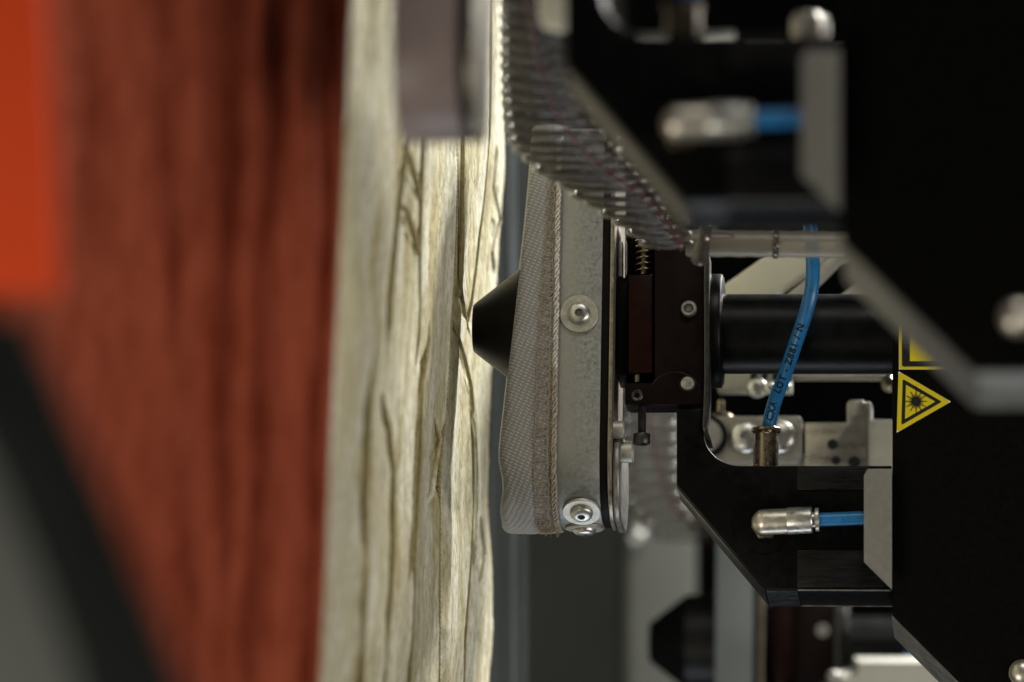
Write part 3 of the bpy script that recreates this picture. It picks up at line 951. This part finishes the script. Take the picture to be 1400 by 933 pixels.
bm = bmesh.new(); add_lathe(bm, B(965, 598), (0, -1, 0), [(0, r_ * .85), (0.003, r_ * .85), (0.005, r_ * .7), (0.0055, 0)], 48); bp_.part('knob_face', bm, 'satin_grey', smooth=40)
bm = bmesh.new(); add_lathe(bm, B(985, 572, WK + .01), (0, 0, 1), [(0, 0), (0, 22 * px), (6 * px, 17 * px), (10 * px, 6 * px), (24 * px, 6 * px), (27 * px, 5 * px), (28 * px, 0)], 24); bp_.part('grease_nipple', bm, 'bronze_nickel', smooth=40)
HEAD.append(bp_)
mp_ = Thing('milled_plate', 'swirl-milled aluminium plate with a square post and small holes, beside the black cover', 'plate', B(1160, 632), group='milled plates in the row')
bm = bmesh.new(); add_poly(bm, [B(x, y) for x, y in ((1101, 578), (1158, 578), (1158, 552), (1162, 547), (1180, 547), (1184, 552), (1184, 665), (1101, 665))], Vector((0, 0.012, 0)))
mp_.part('plate', bm, 'machined_alu', bevel=0.0004)
bm = bmesh.new(); add_poly(bm, [B(x, y, WK + .002) for x, y in ((1184.5, 549), (1188, 549), (1192, 553), (1192, 574), (1260, 574), (1260, 665), (1184.5, 665))], Vector((0, 0.010, 0)))
mp_.part('side_plate', bm, 'light_grey', bevel=0.0004)
for x, y, rr in ((1138, 608, 7), (1143, 630, 6), (1168, 632, 8)):
    bm = bmesh.new(); add_lathe(bm, B(x, y), (0, -1, 0), [(0.0001, rr * px * k), (0.0003, rr * px * k), (0.0003, 0)], 24); mp_.part('screw_hole', bm, 'socket_dark')
HEAD.append(mp_)
rd = Thing('guide_rod', 'slim pale grey guide rod just below the black tube', 'rod', B(1150, 516), group='guide rods in the row')
bm = bmesh.new(); add_lathe(bm, B(1078, 516.5), (1, 0, 0), [(0, 0), (0, 4.6 * px * k), (0.036, 4.6 * px * k), (0.036, 0)], 20); rd.part('rod', bm, 'satin_grey')
bm = bmesh.new(); add_lathe(bm, B(1216, 526), (0, -1, 0), [(0, 12 * px), (0.004, 12 * px), (0.006, 7 * px), (0.006, 0)], 24); rd.part('end_nut', bm, 'bronze_nickel')
HEAD.append(rd)
gp = Thing('grey_block', 'small grey block with slotted top and loose screws under the flange ring', 'block', B(1015, 530), group='slotted blocks in the row')
bm = bmesh.new(); add_poly(bm, [B(x, y) for x, y in ((980, 508), (1082, 508), (1082, 531), (980, 531))], Vector((0, 0.012, 0))); gp.part('body', bm, 'light_grey', bevel=0.0005)
for i in range(3):
    bm = bmesh.new(); add_poly(bm, [B(x, y, WK - .0005) for x, y in ((1027 + i * 15, 508), (1035 + i * 15, 508), (1033 + i * 15, 519), (1026 + i * 15, 519))], Vector((0, 0.001, 0))); gp.part('slot', bm, 'socket_dark')
dome(gp, 1035, 531, 14, WK - .004); dome(gp, 1053, 531, 8, WK - .006); dome(gp, 1075, 531, 7, WK - .006)
HEAD.append(gp)
# pale sloping panels above the tube
for nm_, pts_, m_, lb in (('cream_sheet', [(955, 440), (955, 413), (1046, 349), (1070, 330), (1160, 330), (1062, 402), (1020, 440)], 'cream_paint', 'wide cream sloping panel above the black tube'),
                      ('sloping_rail', [(1068, 408), (1136, 352), (1175, 330), (1200, 345), (1150, 356), (1098, 408)], 'light_grey', 'pale grey sloping rail beside the cream panel'),
                      ('sloping_bracket', [(1120, 425), (1180, 378), (1240, 370), (1240, 425)], 'light_grey', 'pale bracket corner above the black tube by the cover')):
    th = Thing(nm_, lb, 'panel', B(*pts_[0]))
    bm = bmesh.new(); add_poly(bm, [B(x, y, 0.13) for x, y in pts_], Vector((0, 0.008, 0))); th.part('sheet', bm, m_, bevel=0.0015, seg=3)

# ------------------------------------------------------------------ the other two heads
NEAR_LABEL = {
    'pressing_head': 'blurred shaded metal head without sock above the cream cloth, first of the row',
    'bracket_arm': 'blurred black bracket arm above the ribbed hose, with a wide pale lower edge',
    'cheek_plate': 'blurred grey cheek plate standing above the clear sleeve, on the upper bracket arm',
    'cover_housing': 'blurred black cover overlapping the yellow signs, with pale angled lower edge',
    'upright_fitting': 'blurred rusty brown fitting standing at the upper edge of the photo',
    'blue_hose': 'blurred blue hose end above the rusty brown fitting',
    'elbow_fitting': 'blurred pale elbow fitting in front of the upper black bracket arm',
    'short_blue_hose': 'blurred blue hose stub between the pale elbow and the upper cheek plate',
    'milled_plate': 'blurred plate with a square post at the upper edge beside the black cover',
}
FAR_LABEL = {
    'pressing_head': 'far blurred grey head without sock, under the sloping edge of the bracket arm',
    'black_cone': 'far blurred black cone in front of the light grey column',
    'clamp_block': 'far dark clamp block with two blurred bright screws, below the bracket arm',
    'black_tube': 'far black tube in the dark below the bracket arm',
    'blue_hose': 'far blurred blue hose crossing the white block at the lower edge',
}
for th in HEAD:
    nm_ = th.o.name.split('.')[0]
    if nm_ in NEAR_LABEL:
        sh = {'bracket_arm': (0.001, 0, 0.0035), 'cover_housing': (-0.0026, 0, 0.0016), 'cheek_plate': (-0.003, 0, 0), 'short_blue_hose': (-0.002, 0, 0)}.get(nm_, (0, 0, 0))
        d = th.dup(Matrix.Translation(sh) @ M_NEAR, NEAR_LABEL[nm_], skip=('fabric_sock', 'screw', 'standoff', 'backing_plate') if nm_ == 'pressing_head' else ())
        if nm_ == 'pressing_head':
            for ch in d.children:
                if ch.name.startswith('metal_band'):
                    ch.data = ch.data.copy(); ch.data.materials[0] = MATS['shaded_band']
    if nm_ in FAR_LABEL:
        d = th.dup(M_FAR, FAR_LABEL[nm_], skip=('screw', 'standoff', 'fabric_sock'))
        for ch in d.children:
            if ch.name.startswith('metal_band'):
                ch.data = ch.data.copy(); ch.data.materials[0] = MATS['blue_grey_tone']  # far band recoloured blue grey instead of galvanised

# far connector block at the lower edge
wb = Thing('white_block', 'blurred white connector block at the lower edge beside the black cover', 'block', W(1230, 960, 0.42), IDENT)
bm = bmesh.new(); add_poly(bm, [W(x, y, 0.42) for x, y in ((1150, 1000), (1150, 926), (1172, 922), (1174, 905), (1330, 905), (1330, 1000))], Vector((0, 0.04, 0))); wb.part('body', bm, 'white_paint', bevel=0.001)
bm = bmesh.new(); add_lathe(bm, W(1140, 926, 0.40), (0, -1, 0), [(0, 0.0030), (0.002, 0.0030), (0.0035, 0.002), (0.0037, 0)], 24); wb.part('screw', bm, 'satin_grey')

# ------------------------------------------------------------------ clear ribbed hoses
def ribbed_hose(label, raw, pitch, frame, tracer, tilt=9, wall='clear_pvc', ring_mat='clear_rib'):
    """corrugated clear hose squeezed sideways: rings stay level while the hose drifts; raw rows are x, y, half width in pixels, depth"""
    rows = catmull([Vector((x, y, yy)) for x, y, hw, yy in raw], 12)
    hws = [v.x for v in catmull([Vector((hw, 0, 0)) for x, y, hw, yy in raw], 12)]
    L_ = [0.0]
    for a, b in zip(rows, rows[1:]): L_.append(L_[-1] + math.hypot(b.x - a.x, b.y - a.y))
    def at(s_):
        i = 0
        while i < len(rows) - 2 and L_[i + 1] < s_: i += 1
        f = min(1, (s_ - L_[i]) / (L_[i + 1] - L_[i]))
        q = rows[i].lerp(rows[i + 1], f); hw = hws[i] + (hws[i + 1] - hws[i]) * f
        return W(q.x, q.y, q.z), hw * S * (1 + q.z / D)
    n = int(L_[-1] / pitch)
    c0, _ = at(L_[-1] * .6)
    th = Thing('ribbed_hose', label, 'ribbed hose', c0, frame, group='clear ribbed hoses')
    ca, sa = math.cos(R(tilt)), math.sin(R(tilt))
    rr = random.Random(int(raw[0][0]))
    jit = [(rr.uniform(-.03, .03), rr.uniform(-.02, .02), rr.uniform(-.0002, .0002)) for _ in range(n + 2)]
    def ring_pt(c, r, a, k):
        j1, j2, j3 = jit[k]
        x, y = math.cos(a) * r * (1 + j1 * .4), math.sin(a) * r * 0.8
        return c + Vector((x, y * ca, y * (sa + j2) + x * j2 + j3))
    bm = bmesh.new(); prev = None
    for k in range(n * 4 + 1):
        c, r = at(k / 4 * pitch)
        r2 = r * (1 - 0.085 * (0.5 - 0.5 * math.cos(2 * math.pi * k / 4)))
        ring = [bm.verts.new(ring_pt(c, r2, 2 * math.pi * i / 40, min(n, k // 4))) for i in range(40)]
        if prev:
            for i in range(40):
                bm.faces.new((prev[i], prev[(i + 1) % 40], ring[(i + 1) % 40], ring[i]))
        prev = ring
    wl = th.part('hose_wall', bm, wall, smooth=80)
    for k in range(n + 1):
        c, r = at(k * pitch)
        bm = bmesh.new(); pts_ = [ring_pt(c, r + 0.0001, 2 * math.pi * i / 40, k) for i in range(41)]
        add_tube(bm, pts_, 0.00095, 8, cap=False)
        th.part('hose_ring', bm, ring_mat, smooth=80)
    bm = bmesh.new(); ln = []
    for i in range(100):
        c, r = at(L_[-1] * i / 99)
        ln.append(ring_pt(c, r * .95, tracer[0] + tracer[1] * i / 99, min(n, int(L_[-1] * i / 99 / pitch))))
    add_tube(bm, ln, 0.0008, 6)
    th.part('tracer_stripe', bm, 'red_tracer', wl, smooth=80)
    return th
ribbed_hose('clear ribbed hose bending over the top of the canvas sock, beside the sloping bracket',
            [(740, -170, 52, -.37), (740, -60, 54, -.34), (743, 40, 57, -.30), (752, 120, 64, -.26), (774, 180, 78, -.23), (803, 218, 86, -.205), (846, 258, 74, -.18), (884, 298, 52, -.16), (914, 338, 30, -.14)],
            17.5, IDENT, (-2.4, 1.5))
ribbed_hose('far clear ribbed hose with a pink stripe, under the clamp block',
            [(897, 500, 34, .44), (890, 570, 38, .46), (888, 620, 42, .48), (893, 670, 46, .50), (915, 712, 44, .52), (945, 745, 34, .53)],
            19, IDENT, (-2.0, 1.4), ring_mat='clear_faint')

# clear sleeve that carries on to the right of the hose
sl = Thing('clear_sleeve', 'clear plastic sleeve lying level between the ribbed hose and the black cover', 'sleeve', W(1050, 335, -.12), IDENT)
ax0, ax1 = W(938, 333, -.12), W(1240, 336, -.12)
bm = bmesh.new(); add_lathe(bm, ax0, ax1 - ax0, [(0, 0.0035), (0.0005, 0.0042)] + [(0.002 + i * 0.0018, 0.0042 + 0.0001 * math.sin(i * 1.7)) for i in range(36)], 32)
sl.part('tube_wall', bm, 'clear_sleeve', smooth=60)
bm = bmesh.new(); q = W(1056, 334, -.12); add_lathe(bm, q, (1, 0, 0), [(0, 0.0042), (0.0003, 0.0047), (0.0016, 0.0047), (0.0020, 0.0042)], 32)
sl.part('joint_ring', bm, 'clear_rib', smooth=60)
bm = bmesh.new(); add_lathe(bm, W(957, 352, -.125), (0.2, -0.3, 1), [(-0.003, 0)] + [(-0.003 * math.cos(R(a)), 0.003 * math.sin(R(a))) for a in range(20, 120, 20)] + [(0.006, 0.0022), (0.010, 0.002), (0.011, 0)], 24)
sl.part('end_bead', bm, 'clear_rib', smooth=70)
bm = bmesh.new()
pth = [W(985 + 18 * math.cos(R(a)), 323 + 3.2 * math.sin(R(a)), -.1255) for a in range(0, 361, 15)]
add_tube(bm, pth, 0.0003, 5, cap=False)
sl.part('red_mark', bm, 'red_tracer', smooth=80)

# small parts at the top between the two heads
pn = Thing('pale_nozzle', 'blurred pale rounded nozzle at the top above the ribbed hose', 'nozzle', W(760, -60, -.45), IDENT)
bm = bmesh.new(); a = W(768, -160, -.45); b = W(764, 46, -.45)
add_lathe(bm, a, b - a, [(0, 0.0062), ((b - a).length - 0.004, 0.0055), ((b - a).length - 0.001, 0.004), ((b - a).length, 0)], 32); pn.part('body', bm, 'cream_paint', smooth=50)
rdz = Thing('linkage_rod', 'blurred grey linkage rod with ball joint near the upper edge', 'rod', W(1010, 64, -.42), IDENT)
bm = bmesh.new(); a = W(860, 66, -.42); b = W(1120, 70, -.42); add_lathe(bm, a, b - a, [(0, 0), (0, .0022), ((b - a).length, .0022), ((b - a).length, 0)], 20); rdz.part('rod', bm, 'satin_grey')
bm = bmesh.new(); a = W(870, 62, -.42); add_lathe(bm, a, (1, 0, 0), [(0, 0), (0, .0035), (.010, .0035), (.0105, 0)], 24); rdz.part('rod_end', bm, 'grey_steel')
bm = bmesh.new(); a = W(958, 62, -.42); add_lathe(bm, a, (1, 0, 0), [(0, 0), (0.001, .0038), (.009, .0042), (.0095, 0)], 24); rdz.part('ball_joint', bm, 'zinc', smooth=50)
bm = bmesh.new(); a = W(1020, 66, -.42); add_lathe(bm, a, (1, 0, 0), [(0, 0), (0, .0032), (.0105, .0032), (.0105, 0)], 24); rdz.part('collar', bm, 'nickel')
bm = bmesh.new(); a = W(1103, 78, -.43); add_lathe(bm, a, (0, 0, 1), [(0, 0), (0, .0042), (.010, .0042), (.012, .003), (.0125, 0)], 24); rdz.part('end_post', bm, 'nickel', smooth=40)
gb = Thing('underside_strip', 'blurred dark grey strip standing in for the bracket underside above the clear sleeve', 'rail', W(1050, 290, 0.1), IDENT)  # stands in for the underside of the upper bracket arm
bm = bmesh.new(); add_box(bm, W(900, 318, .22), W(1200, 268, .26)); gb.part('rail', bm, 'blue_grey_tone', bevel=0.001)
bm = bmesh.new(); add_box(bm, W(985, 330, .19), W(1230, 300, .215)); gb.part('gap_shade', bm, 'black_wall', bevel=0.0005)  # dark strip stands in for the shaded gap under the arm

# clear film hanging past the cloth edge
fl = Thing('clear_film', 'creased bluish clear film hanging between the cream cloth and the sock', 'plastic film', W(705, 930, .45), IDENT)
bm = bmesh.new(); cols_ = []
for i in range(46):
    x = 640 + i * 1.85
    rowv = []
    for j in range(24):
        y = -120 + j * 54
        off = 0.006 * noise.noise(Vector((i * 0.35, j * 0.06, 1.3))) + 0.010 * noise.noise(Vector((i * 0.11, j * 0.05, 7)))
        rowv.append(bm.verts.new(W(x, y, .45) + Vector((0, off, 0))))
    cols_.append(rowv)
for i in range(45):
    for j in range(23):
        bm.faces.new((cols_[i][j], cols_[i + 1][j], cols_[i + 1][j + 1], cols_[i][j + 1]))
fl.part('film', bm, 'clear_film', smooth=80)

# ------------------------------------------------------------------ cloths
def seg_dist(x, y, line):
    """signed distance in x to a polyline given as (x, y) going down, None outside"""
    if y < line[0][1] or y > line[-1][1]:
        return None
    for (xa, ya), (xb, yb) in zip(line, line[1:]):
        if y <= yb:
            return x - (xa + (xb - xa) * (y - ya) / max(1e-6, yb - ya))
    return None
GROOVES = [  # outline, width, depth (mm), raised cord on either side
    ([(626, -100), (625, 330), (622, 400), (618, 470), (613, 560), (605, 640), (604, 760), (606, 1050)], 3.2, 1.5, 1),
    ([(634, -100), (634, 330), (633, 380), (628, 420)], 2.0, 0.8, 0),
    ([(673, -100), (668, 190), (662, 280), (652, 370), (643, 430), (640, 470)], 3.0, 1.3, 1),
    ([(624, 395), (634, 425), (648, 450)], 3.4, 1.3, 0),
    ([(622, 455), (634, 490), (648, 535)], 3.4, 1.3, 0),
    ([(632, 495), (644, 540), (646, 620), (645, 700), (640, 790), (634, 880), (630, 1050)], 3.4, 1.6, 1),
    ([(560, -100), (556, 190), (545, 290), (536, 400), (531, 500)], 5, 1.2, 0),
    ([(592, 450), (576, 520), (570, 600), (563, 700), (556, 812)], 3.6, 1.6, 1),
    ([(579, -100), (578, 230), (576, 345), (577, 420), (575, 520)], 3.6, 1.0, 1),
    ([(552, 205), (566, 240), (577, 275)], 5, 1.2, 0),
    ([(553, 285), (566, 318), (577, 352)], 5, 1.2, 0),
    ([(600, 560), (603, 610), (596, 640), (590, 700)], 4.5, 1.2, 0),
    ([(588, 600), (598, 650), (603, 700)], 4, 1.0, 0),
    ([(682, 190), (676, 260), (684, 300)], 4, 1.2, 0),
    ([(684, 250), (675, 320), (683, 350)], 4, 1.2, 0),
    ([(655, 720), (660, 765), (655, 800)], 4.0, 1.2, 0),
    ([(664, 700), (662, 750)], 2.5, 0.6, 0),
    ([(505, 580), (497, 650), (500, 690)], 8, 1.6, 0),
    ([(492, 480), (490, 620), (478, 1050)], 9, 1.0, 0),
    ([(520, 520), (540, 640), (538, 760), (528, 900), (524, 1050)], 6, 1.2, 0),
    ([(515, -100), (505, 200), (498, 420)], 7, 0.9, 0),
    ([(596, -100), (594, 300), (590, 420)], 2.5, 0.4, 0),
    ([(655, -100), (650, 260), (640, 360)], 2.0, 0.35, 0),
    ([(585, 700), (583, 850), (580, 1050)], 3, 0.6, 0),
]
def wool_height(x, y):
    """relief of the cloth, in mm, at photograph place x, y"""
    h = 0.0
    for line, wd, dp, cord in GROOVES:
        d = seg_dist(x, y, line)
        if d is None or abs(d) > wd * 5: continue
        rampl = min(90.0, 0.45 * (line[-1][1] - line[0][1]))
        e = max(0.0, min(1.0, (y - line[0][1]) / rampl, (line[-1][1] - y) / rampl))
        e = e * e * (3 - 2 * e)
        h -= e * dp * 1.5 * math.exp(-(d / wd) ** 2)
        if cord:
            h += e * dp * 0.7 * (math.exp(-((d - wd * 1.9) / (wd * 0.8)) ** 2) + math.exp(-((d + wd * 1.9) / (wd * 0.8)) ** 2))
    h += 1.5 * noise.noise(Vector((x * 0.02, y * 0.0030, 0.3)))
    soft = 1.0 if x < 560 else 0.45
    h += soft * 1.1 * (0.5 - abs(noise.noise(Vector((x * 0.055, y * 0.0035, 5.3)))) * 2)
    h += soft * 0.5 * (0.5 - abs(noise.noise(Vector((x * 0.13, y * 0.006, 2.9)))) * 2)
    h += 0.12 * noise.noise(Vector((x * 0.35, y * 0.014, 9.3)))
    h += 0.05 * noise.noise(Vector((x * 0.8, y * 0.05, 2.3)))
    if x < 560:
        h += min(1, (560 - x) / 50) * (2.6 * (0.5 - abs(noise.noise(Vector((x * 0.045, y * 0.0045, 7.7)))) * 2) + 1.2 * noise.noise(Vector((x * 0.06, y * 0.012, 4.1))))
    return h

Y0, Y1 = -0.45, 0.16
def left_edge(y): return interp([(-120, 478), (0, 474), (200, 466), (420, 456), (600, 447), (760, 441), (933, 432), (1060, 427)], y)
def right_edge(y): return interp([(-120, 700), (150, 698), (230, 700), (330, 694), (480, 687), (600, 680), (690, 677), (760, 683), (860, 684), (933, 678), (1060, 674)], y)
def add_cloth(bm, nx, ny, place, thick=0.0015):
    g = [[bm.verts.new(place(i / (nx - 1), -130 + 1190 * j / (ny - 1))) for j in range(ny)] for i in range(nx)]
    for i in range(nx - 1):
        for j in range(ny - 1):
            bm.faces.new((g[i][j], g[i + 1][j], g[i + 1][j + 1], g[i][j + 1]))
    # turned edge at both sides gives the cloth its thickness
    for side in (0, nx - 1):
        b = [bm.verts.new(v.co + Vector((-0.012, 0.004 if side else 0.0, 0))) for v in g[side]]
        for j in range(ny - 1):
            bm.faces.new((g[side][j], g[side][j + 1], b[j + 1], b[j]))
def place_cream(f, y):
    xl, xr = left_edge(y), right_edge(y)
    x = xl + (xr - xl) * f
    yy = Y0 + (Y1 - Y0) * f
    q = W(x, y, yy)
    h = wool_height(x, y) * mm
    if f > 0.93: h -= 0.003 * ((f - 0.93) / 0.07) ** 2
    return q + Vector((h, 0, 0))
cr = Thing('cream_cloth', 'cream woollen cloth with raised cords and leaf-like folds, between the russet cloth and the cone', 'cloth', W(600, 930, -.1), IDENT)
bm = bmesh.new(); add_cloth(bm, 470, 420, place_cream)
cr.part('cloth_sheet', bm, 'cream_wool', smooth=80)
def lie(x, y):
    """the cloth without its grooves: what a cord lies on"""
    xl, xr = left_edge(y), right_edge(y)
    f = (x - xl) / (xr - xl)
    h = 1.5 * noise.noise(Vector((x * 0.02, y * 0.0030, 0.3))) + 0.7
    return W(x, y, Y0 + (Y1 - Y0) * f) + Vector((h * mm, 0, 0))
rf = random.Random(11)
bm = bmesh.new()
for _ in range(3200):
    y = rf.uniform(-40, 980); f = rf.uniform(0.42, 0.99)
    a = place_cream(f, y); ln_ = rf.uniform(4, 26); b = place_cream(min(0.995, f + rf.uniform(-.012, .012)), y + ln_)
    m_ = (a + b) / 2 + Vector((rf.uniform(0.05, 0.4) * mm, rf.uniform(-2, 2) * mm, 0))
    add_tube(bm, [a, m_, b + Vector((rf.uniform(0, 0.5) * mm, 0, 0))], rf.uniform(0.00003, 0.00006), 3, cap=False)
cr.part('wool_fuzz', bm, 'cream_wool', kind='stuff', smooth=80)
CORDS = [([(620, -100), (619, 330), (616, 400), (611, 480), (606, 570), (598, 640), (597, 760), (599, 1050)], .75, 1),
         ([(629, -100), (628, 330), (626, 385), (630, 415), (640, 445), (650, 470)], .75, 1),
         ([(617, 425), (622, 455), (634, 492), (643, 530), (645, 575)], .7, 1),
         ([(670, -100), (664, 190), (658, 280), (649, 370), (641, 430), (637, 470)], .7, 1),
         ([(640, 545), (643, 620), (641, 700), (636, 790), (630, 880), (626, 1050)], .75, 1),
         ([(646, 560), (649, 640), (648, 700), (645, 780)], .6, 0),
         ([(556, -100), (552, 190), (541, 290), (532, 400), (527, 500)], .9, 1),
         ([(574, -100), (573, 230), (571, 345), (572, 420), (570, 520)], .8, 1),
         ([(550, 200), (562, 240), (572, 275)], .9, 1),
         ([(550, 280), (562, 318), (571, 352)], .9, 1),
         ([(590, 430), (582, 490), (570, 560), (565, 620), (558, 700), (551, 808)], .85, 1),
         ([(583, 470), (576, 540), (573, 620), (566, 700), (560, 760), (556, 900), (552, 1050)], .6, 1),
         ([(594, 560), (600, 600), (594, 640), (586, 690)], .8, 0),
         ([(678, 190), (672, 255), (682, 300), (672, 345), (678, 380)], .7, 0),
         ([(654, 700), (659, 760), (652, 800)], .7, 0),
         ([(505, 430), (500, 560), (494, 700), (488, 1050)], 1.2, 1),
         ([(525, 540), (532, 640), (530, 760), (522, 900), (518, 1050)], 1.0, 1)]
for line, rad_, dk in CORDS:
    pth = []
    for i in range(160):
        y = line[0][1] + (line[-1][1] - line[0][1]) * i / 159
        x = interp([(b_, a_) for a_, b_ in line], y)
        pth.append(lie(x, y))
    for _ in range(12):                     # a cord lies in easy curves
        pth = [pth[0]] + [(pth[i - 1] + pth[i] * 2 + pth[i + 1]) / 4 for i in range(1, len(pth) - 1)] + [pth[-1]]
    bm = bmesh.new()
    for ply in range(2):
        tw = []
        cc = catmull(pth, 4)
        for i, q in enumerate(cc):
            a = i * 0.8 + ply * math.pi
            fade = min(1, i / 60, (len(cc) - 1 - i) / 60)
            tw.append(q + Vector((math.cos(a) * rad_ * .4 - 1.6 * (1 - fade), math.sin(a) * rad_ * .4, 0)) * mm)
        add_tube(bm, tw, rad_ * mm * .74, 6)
    cr.part('raised_cord', bm, 'groove_shade_yarn' if dk else 'cream_wool', smooth=80)

FOLDS = [  # centre at the top, drift per pixel down, half width, height in mm (valleys negative)
    (414, -.035, 24, 6.0), (378, -.045, 15, -7.5), (352, -.030, 18, 4.0), (310, -.015, 28, -8.0), (449, -.040, 8, -2.6), (466, -.042, 9, 2.0),
    (262, .030, 26, 4.5), (215, .045, 22, -4.5), (165, .055, 30, 4.0), (110, .060, 22, -3.0)]
def place_russet(f, y):
    xr = left_edge(y) + 5
    xl = -20.0
    x = xl + (xr - xl) * f
    yy = -0.58 + 0.10 * f
    h = 3.0 * noise.noise(Vector((x * 0.010, y * 0.0022, 3.1))) + 1.6 * noise.noise(Vector((x * 0.035, y * 0.004, 8.1))) + 0.5 * noise.noise(Vector((x * 0.09, y * 0.010, 1.1)))
    for c, dr, wd, am in FOLDS:
        wav = 16 * noise.noise(Vector((y * 0.0045, c * 0.1, 2)))
        am2 = am * (1 + 1.1 * noise.noise(Vector((y * 0.003, c * 0.2, 5))))
        h += am2 * math.exp(-((x - (c + dr * y + wav)) / wd) ** 2)
    h *= 0.8 * min(1.0, (1 - f) / 0.03)
    return W(x, y, yy) + Vector((0.62 * h, -0.78 * h, 0)) * mm
rc = Thing('russet_cloth', 'blurred russet brown cloth hanging in long folds beside the cream cloth', 'cloth', W(280, 930, -.6), IDENT)
bm = bmesh.new(); add_cloth(bm, 220, 200, place_russet)
rc.part('cloth_sheet', bm, 'russet_cloth', smooth=80)

# ------------------------------------------------------------------ close things at the left edge
rp_ = Thing('red_panel', 'blurred bright red enamel panel at the upper left, before the russet cloth', 'panel', W(20, 400, -.92), IDENT)
bm = bmesh.new(); add_poly(bm, [W(x, y, -.92) for x, y in ((-130, -300), (60, -300), (66, 0), (80, 402), (-130, 402))], Vector((0, 0.004, 0))); rp_.part('panel', bm, 'red_enamel', bevel=0.0004)
cbm = Thing('charcoal_bar', 'blurred charcoal bar sloping across the lower left corner', 'bar', W(110, 700, -.95), IDENT)
bm = bmesh.new(); add_poly(bm, [W(x, y, -1.08) for x, y in ((-130, 425), (35, 432), (52, 470), (100, 580), (152, 700), (252, 940), (320, 1120), (150, 1120), (95, 900), (50, 780), (-10, 640), (-130, 420))], Vector((0, 0.005, 0))); cbm.part('bar', bm, 'charcoal_paint', bevel=0.0005)
gc = Thing('grey_casing', 'blurred grey casing in the lower left corner below the charcoal bar', 'casing', W(20, 930, -1.0), IDENT)
bm = bmesh.new(); add_poly(bm, [W(x, y, -1.04) for x, y in ((-130, 440), (-30, 560), (40, 730), (130, 900), (160, 1120), (-130, 1120))], Vector((0, 0.03, 0))); gc.part('casing', bm, 'machine_grey', bevel=0.002)
bf = Thing('machine_foot', 'blurred black foot at the lower edge under the charcoal bar', 'foot', W(160, 980, -.97), IDENT)
bm = bmesh.new(); add_poly(bm, [W(x, y, -.97) for x, y in ((100, 1120), (100, 900), (130, 885), (200, 890), (232, 930), (240, 1120))], Vector((0, 0.02, 0))); bf.part('foot', bm, 'black_wall', bevel=0.002)
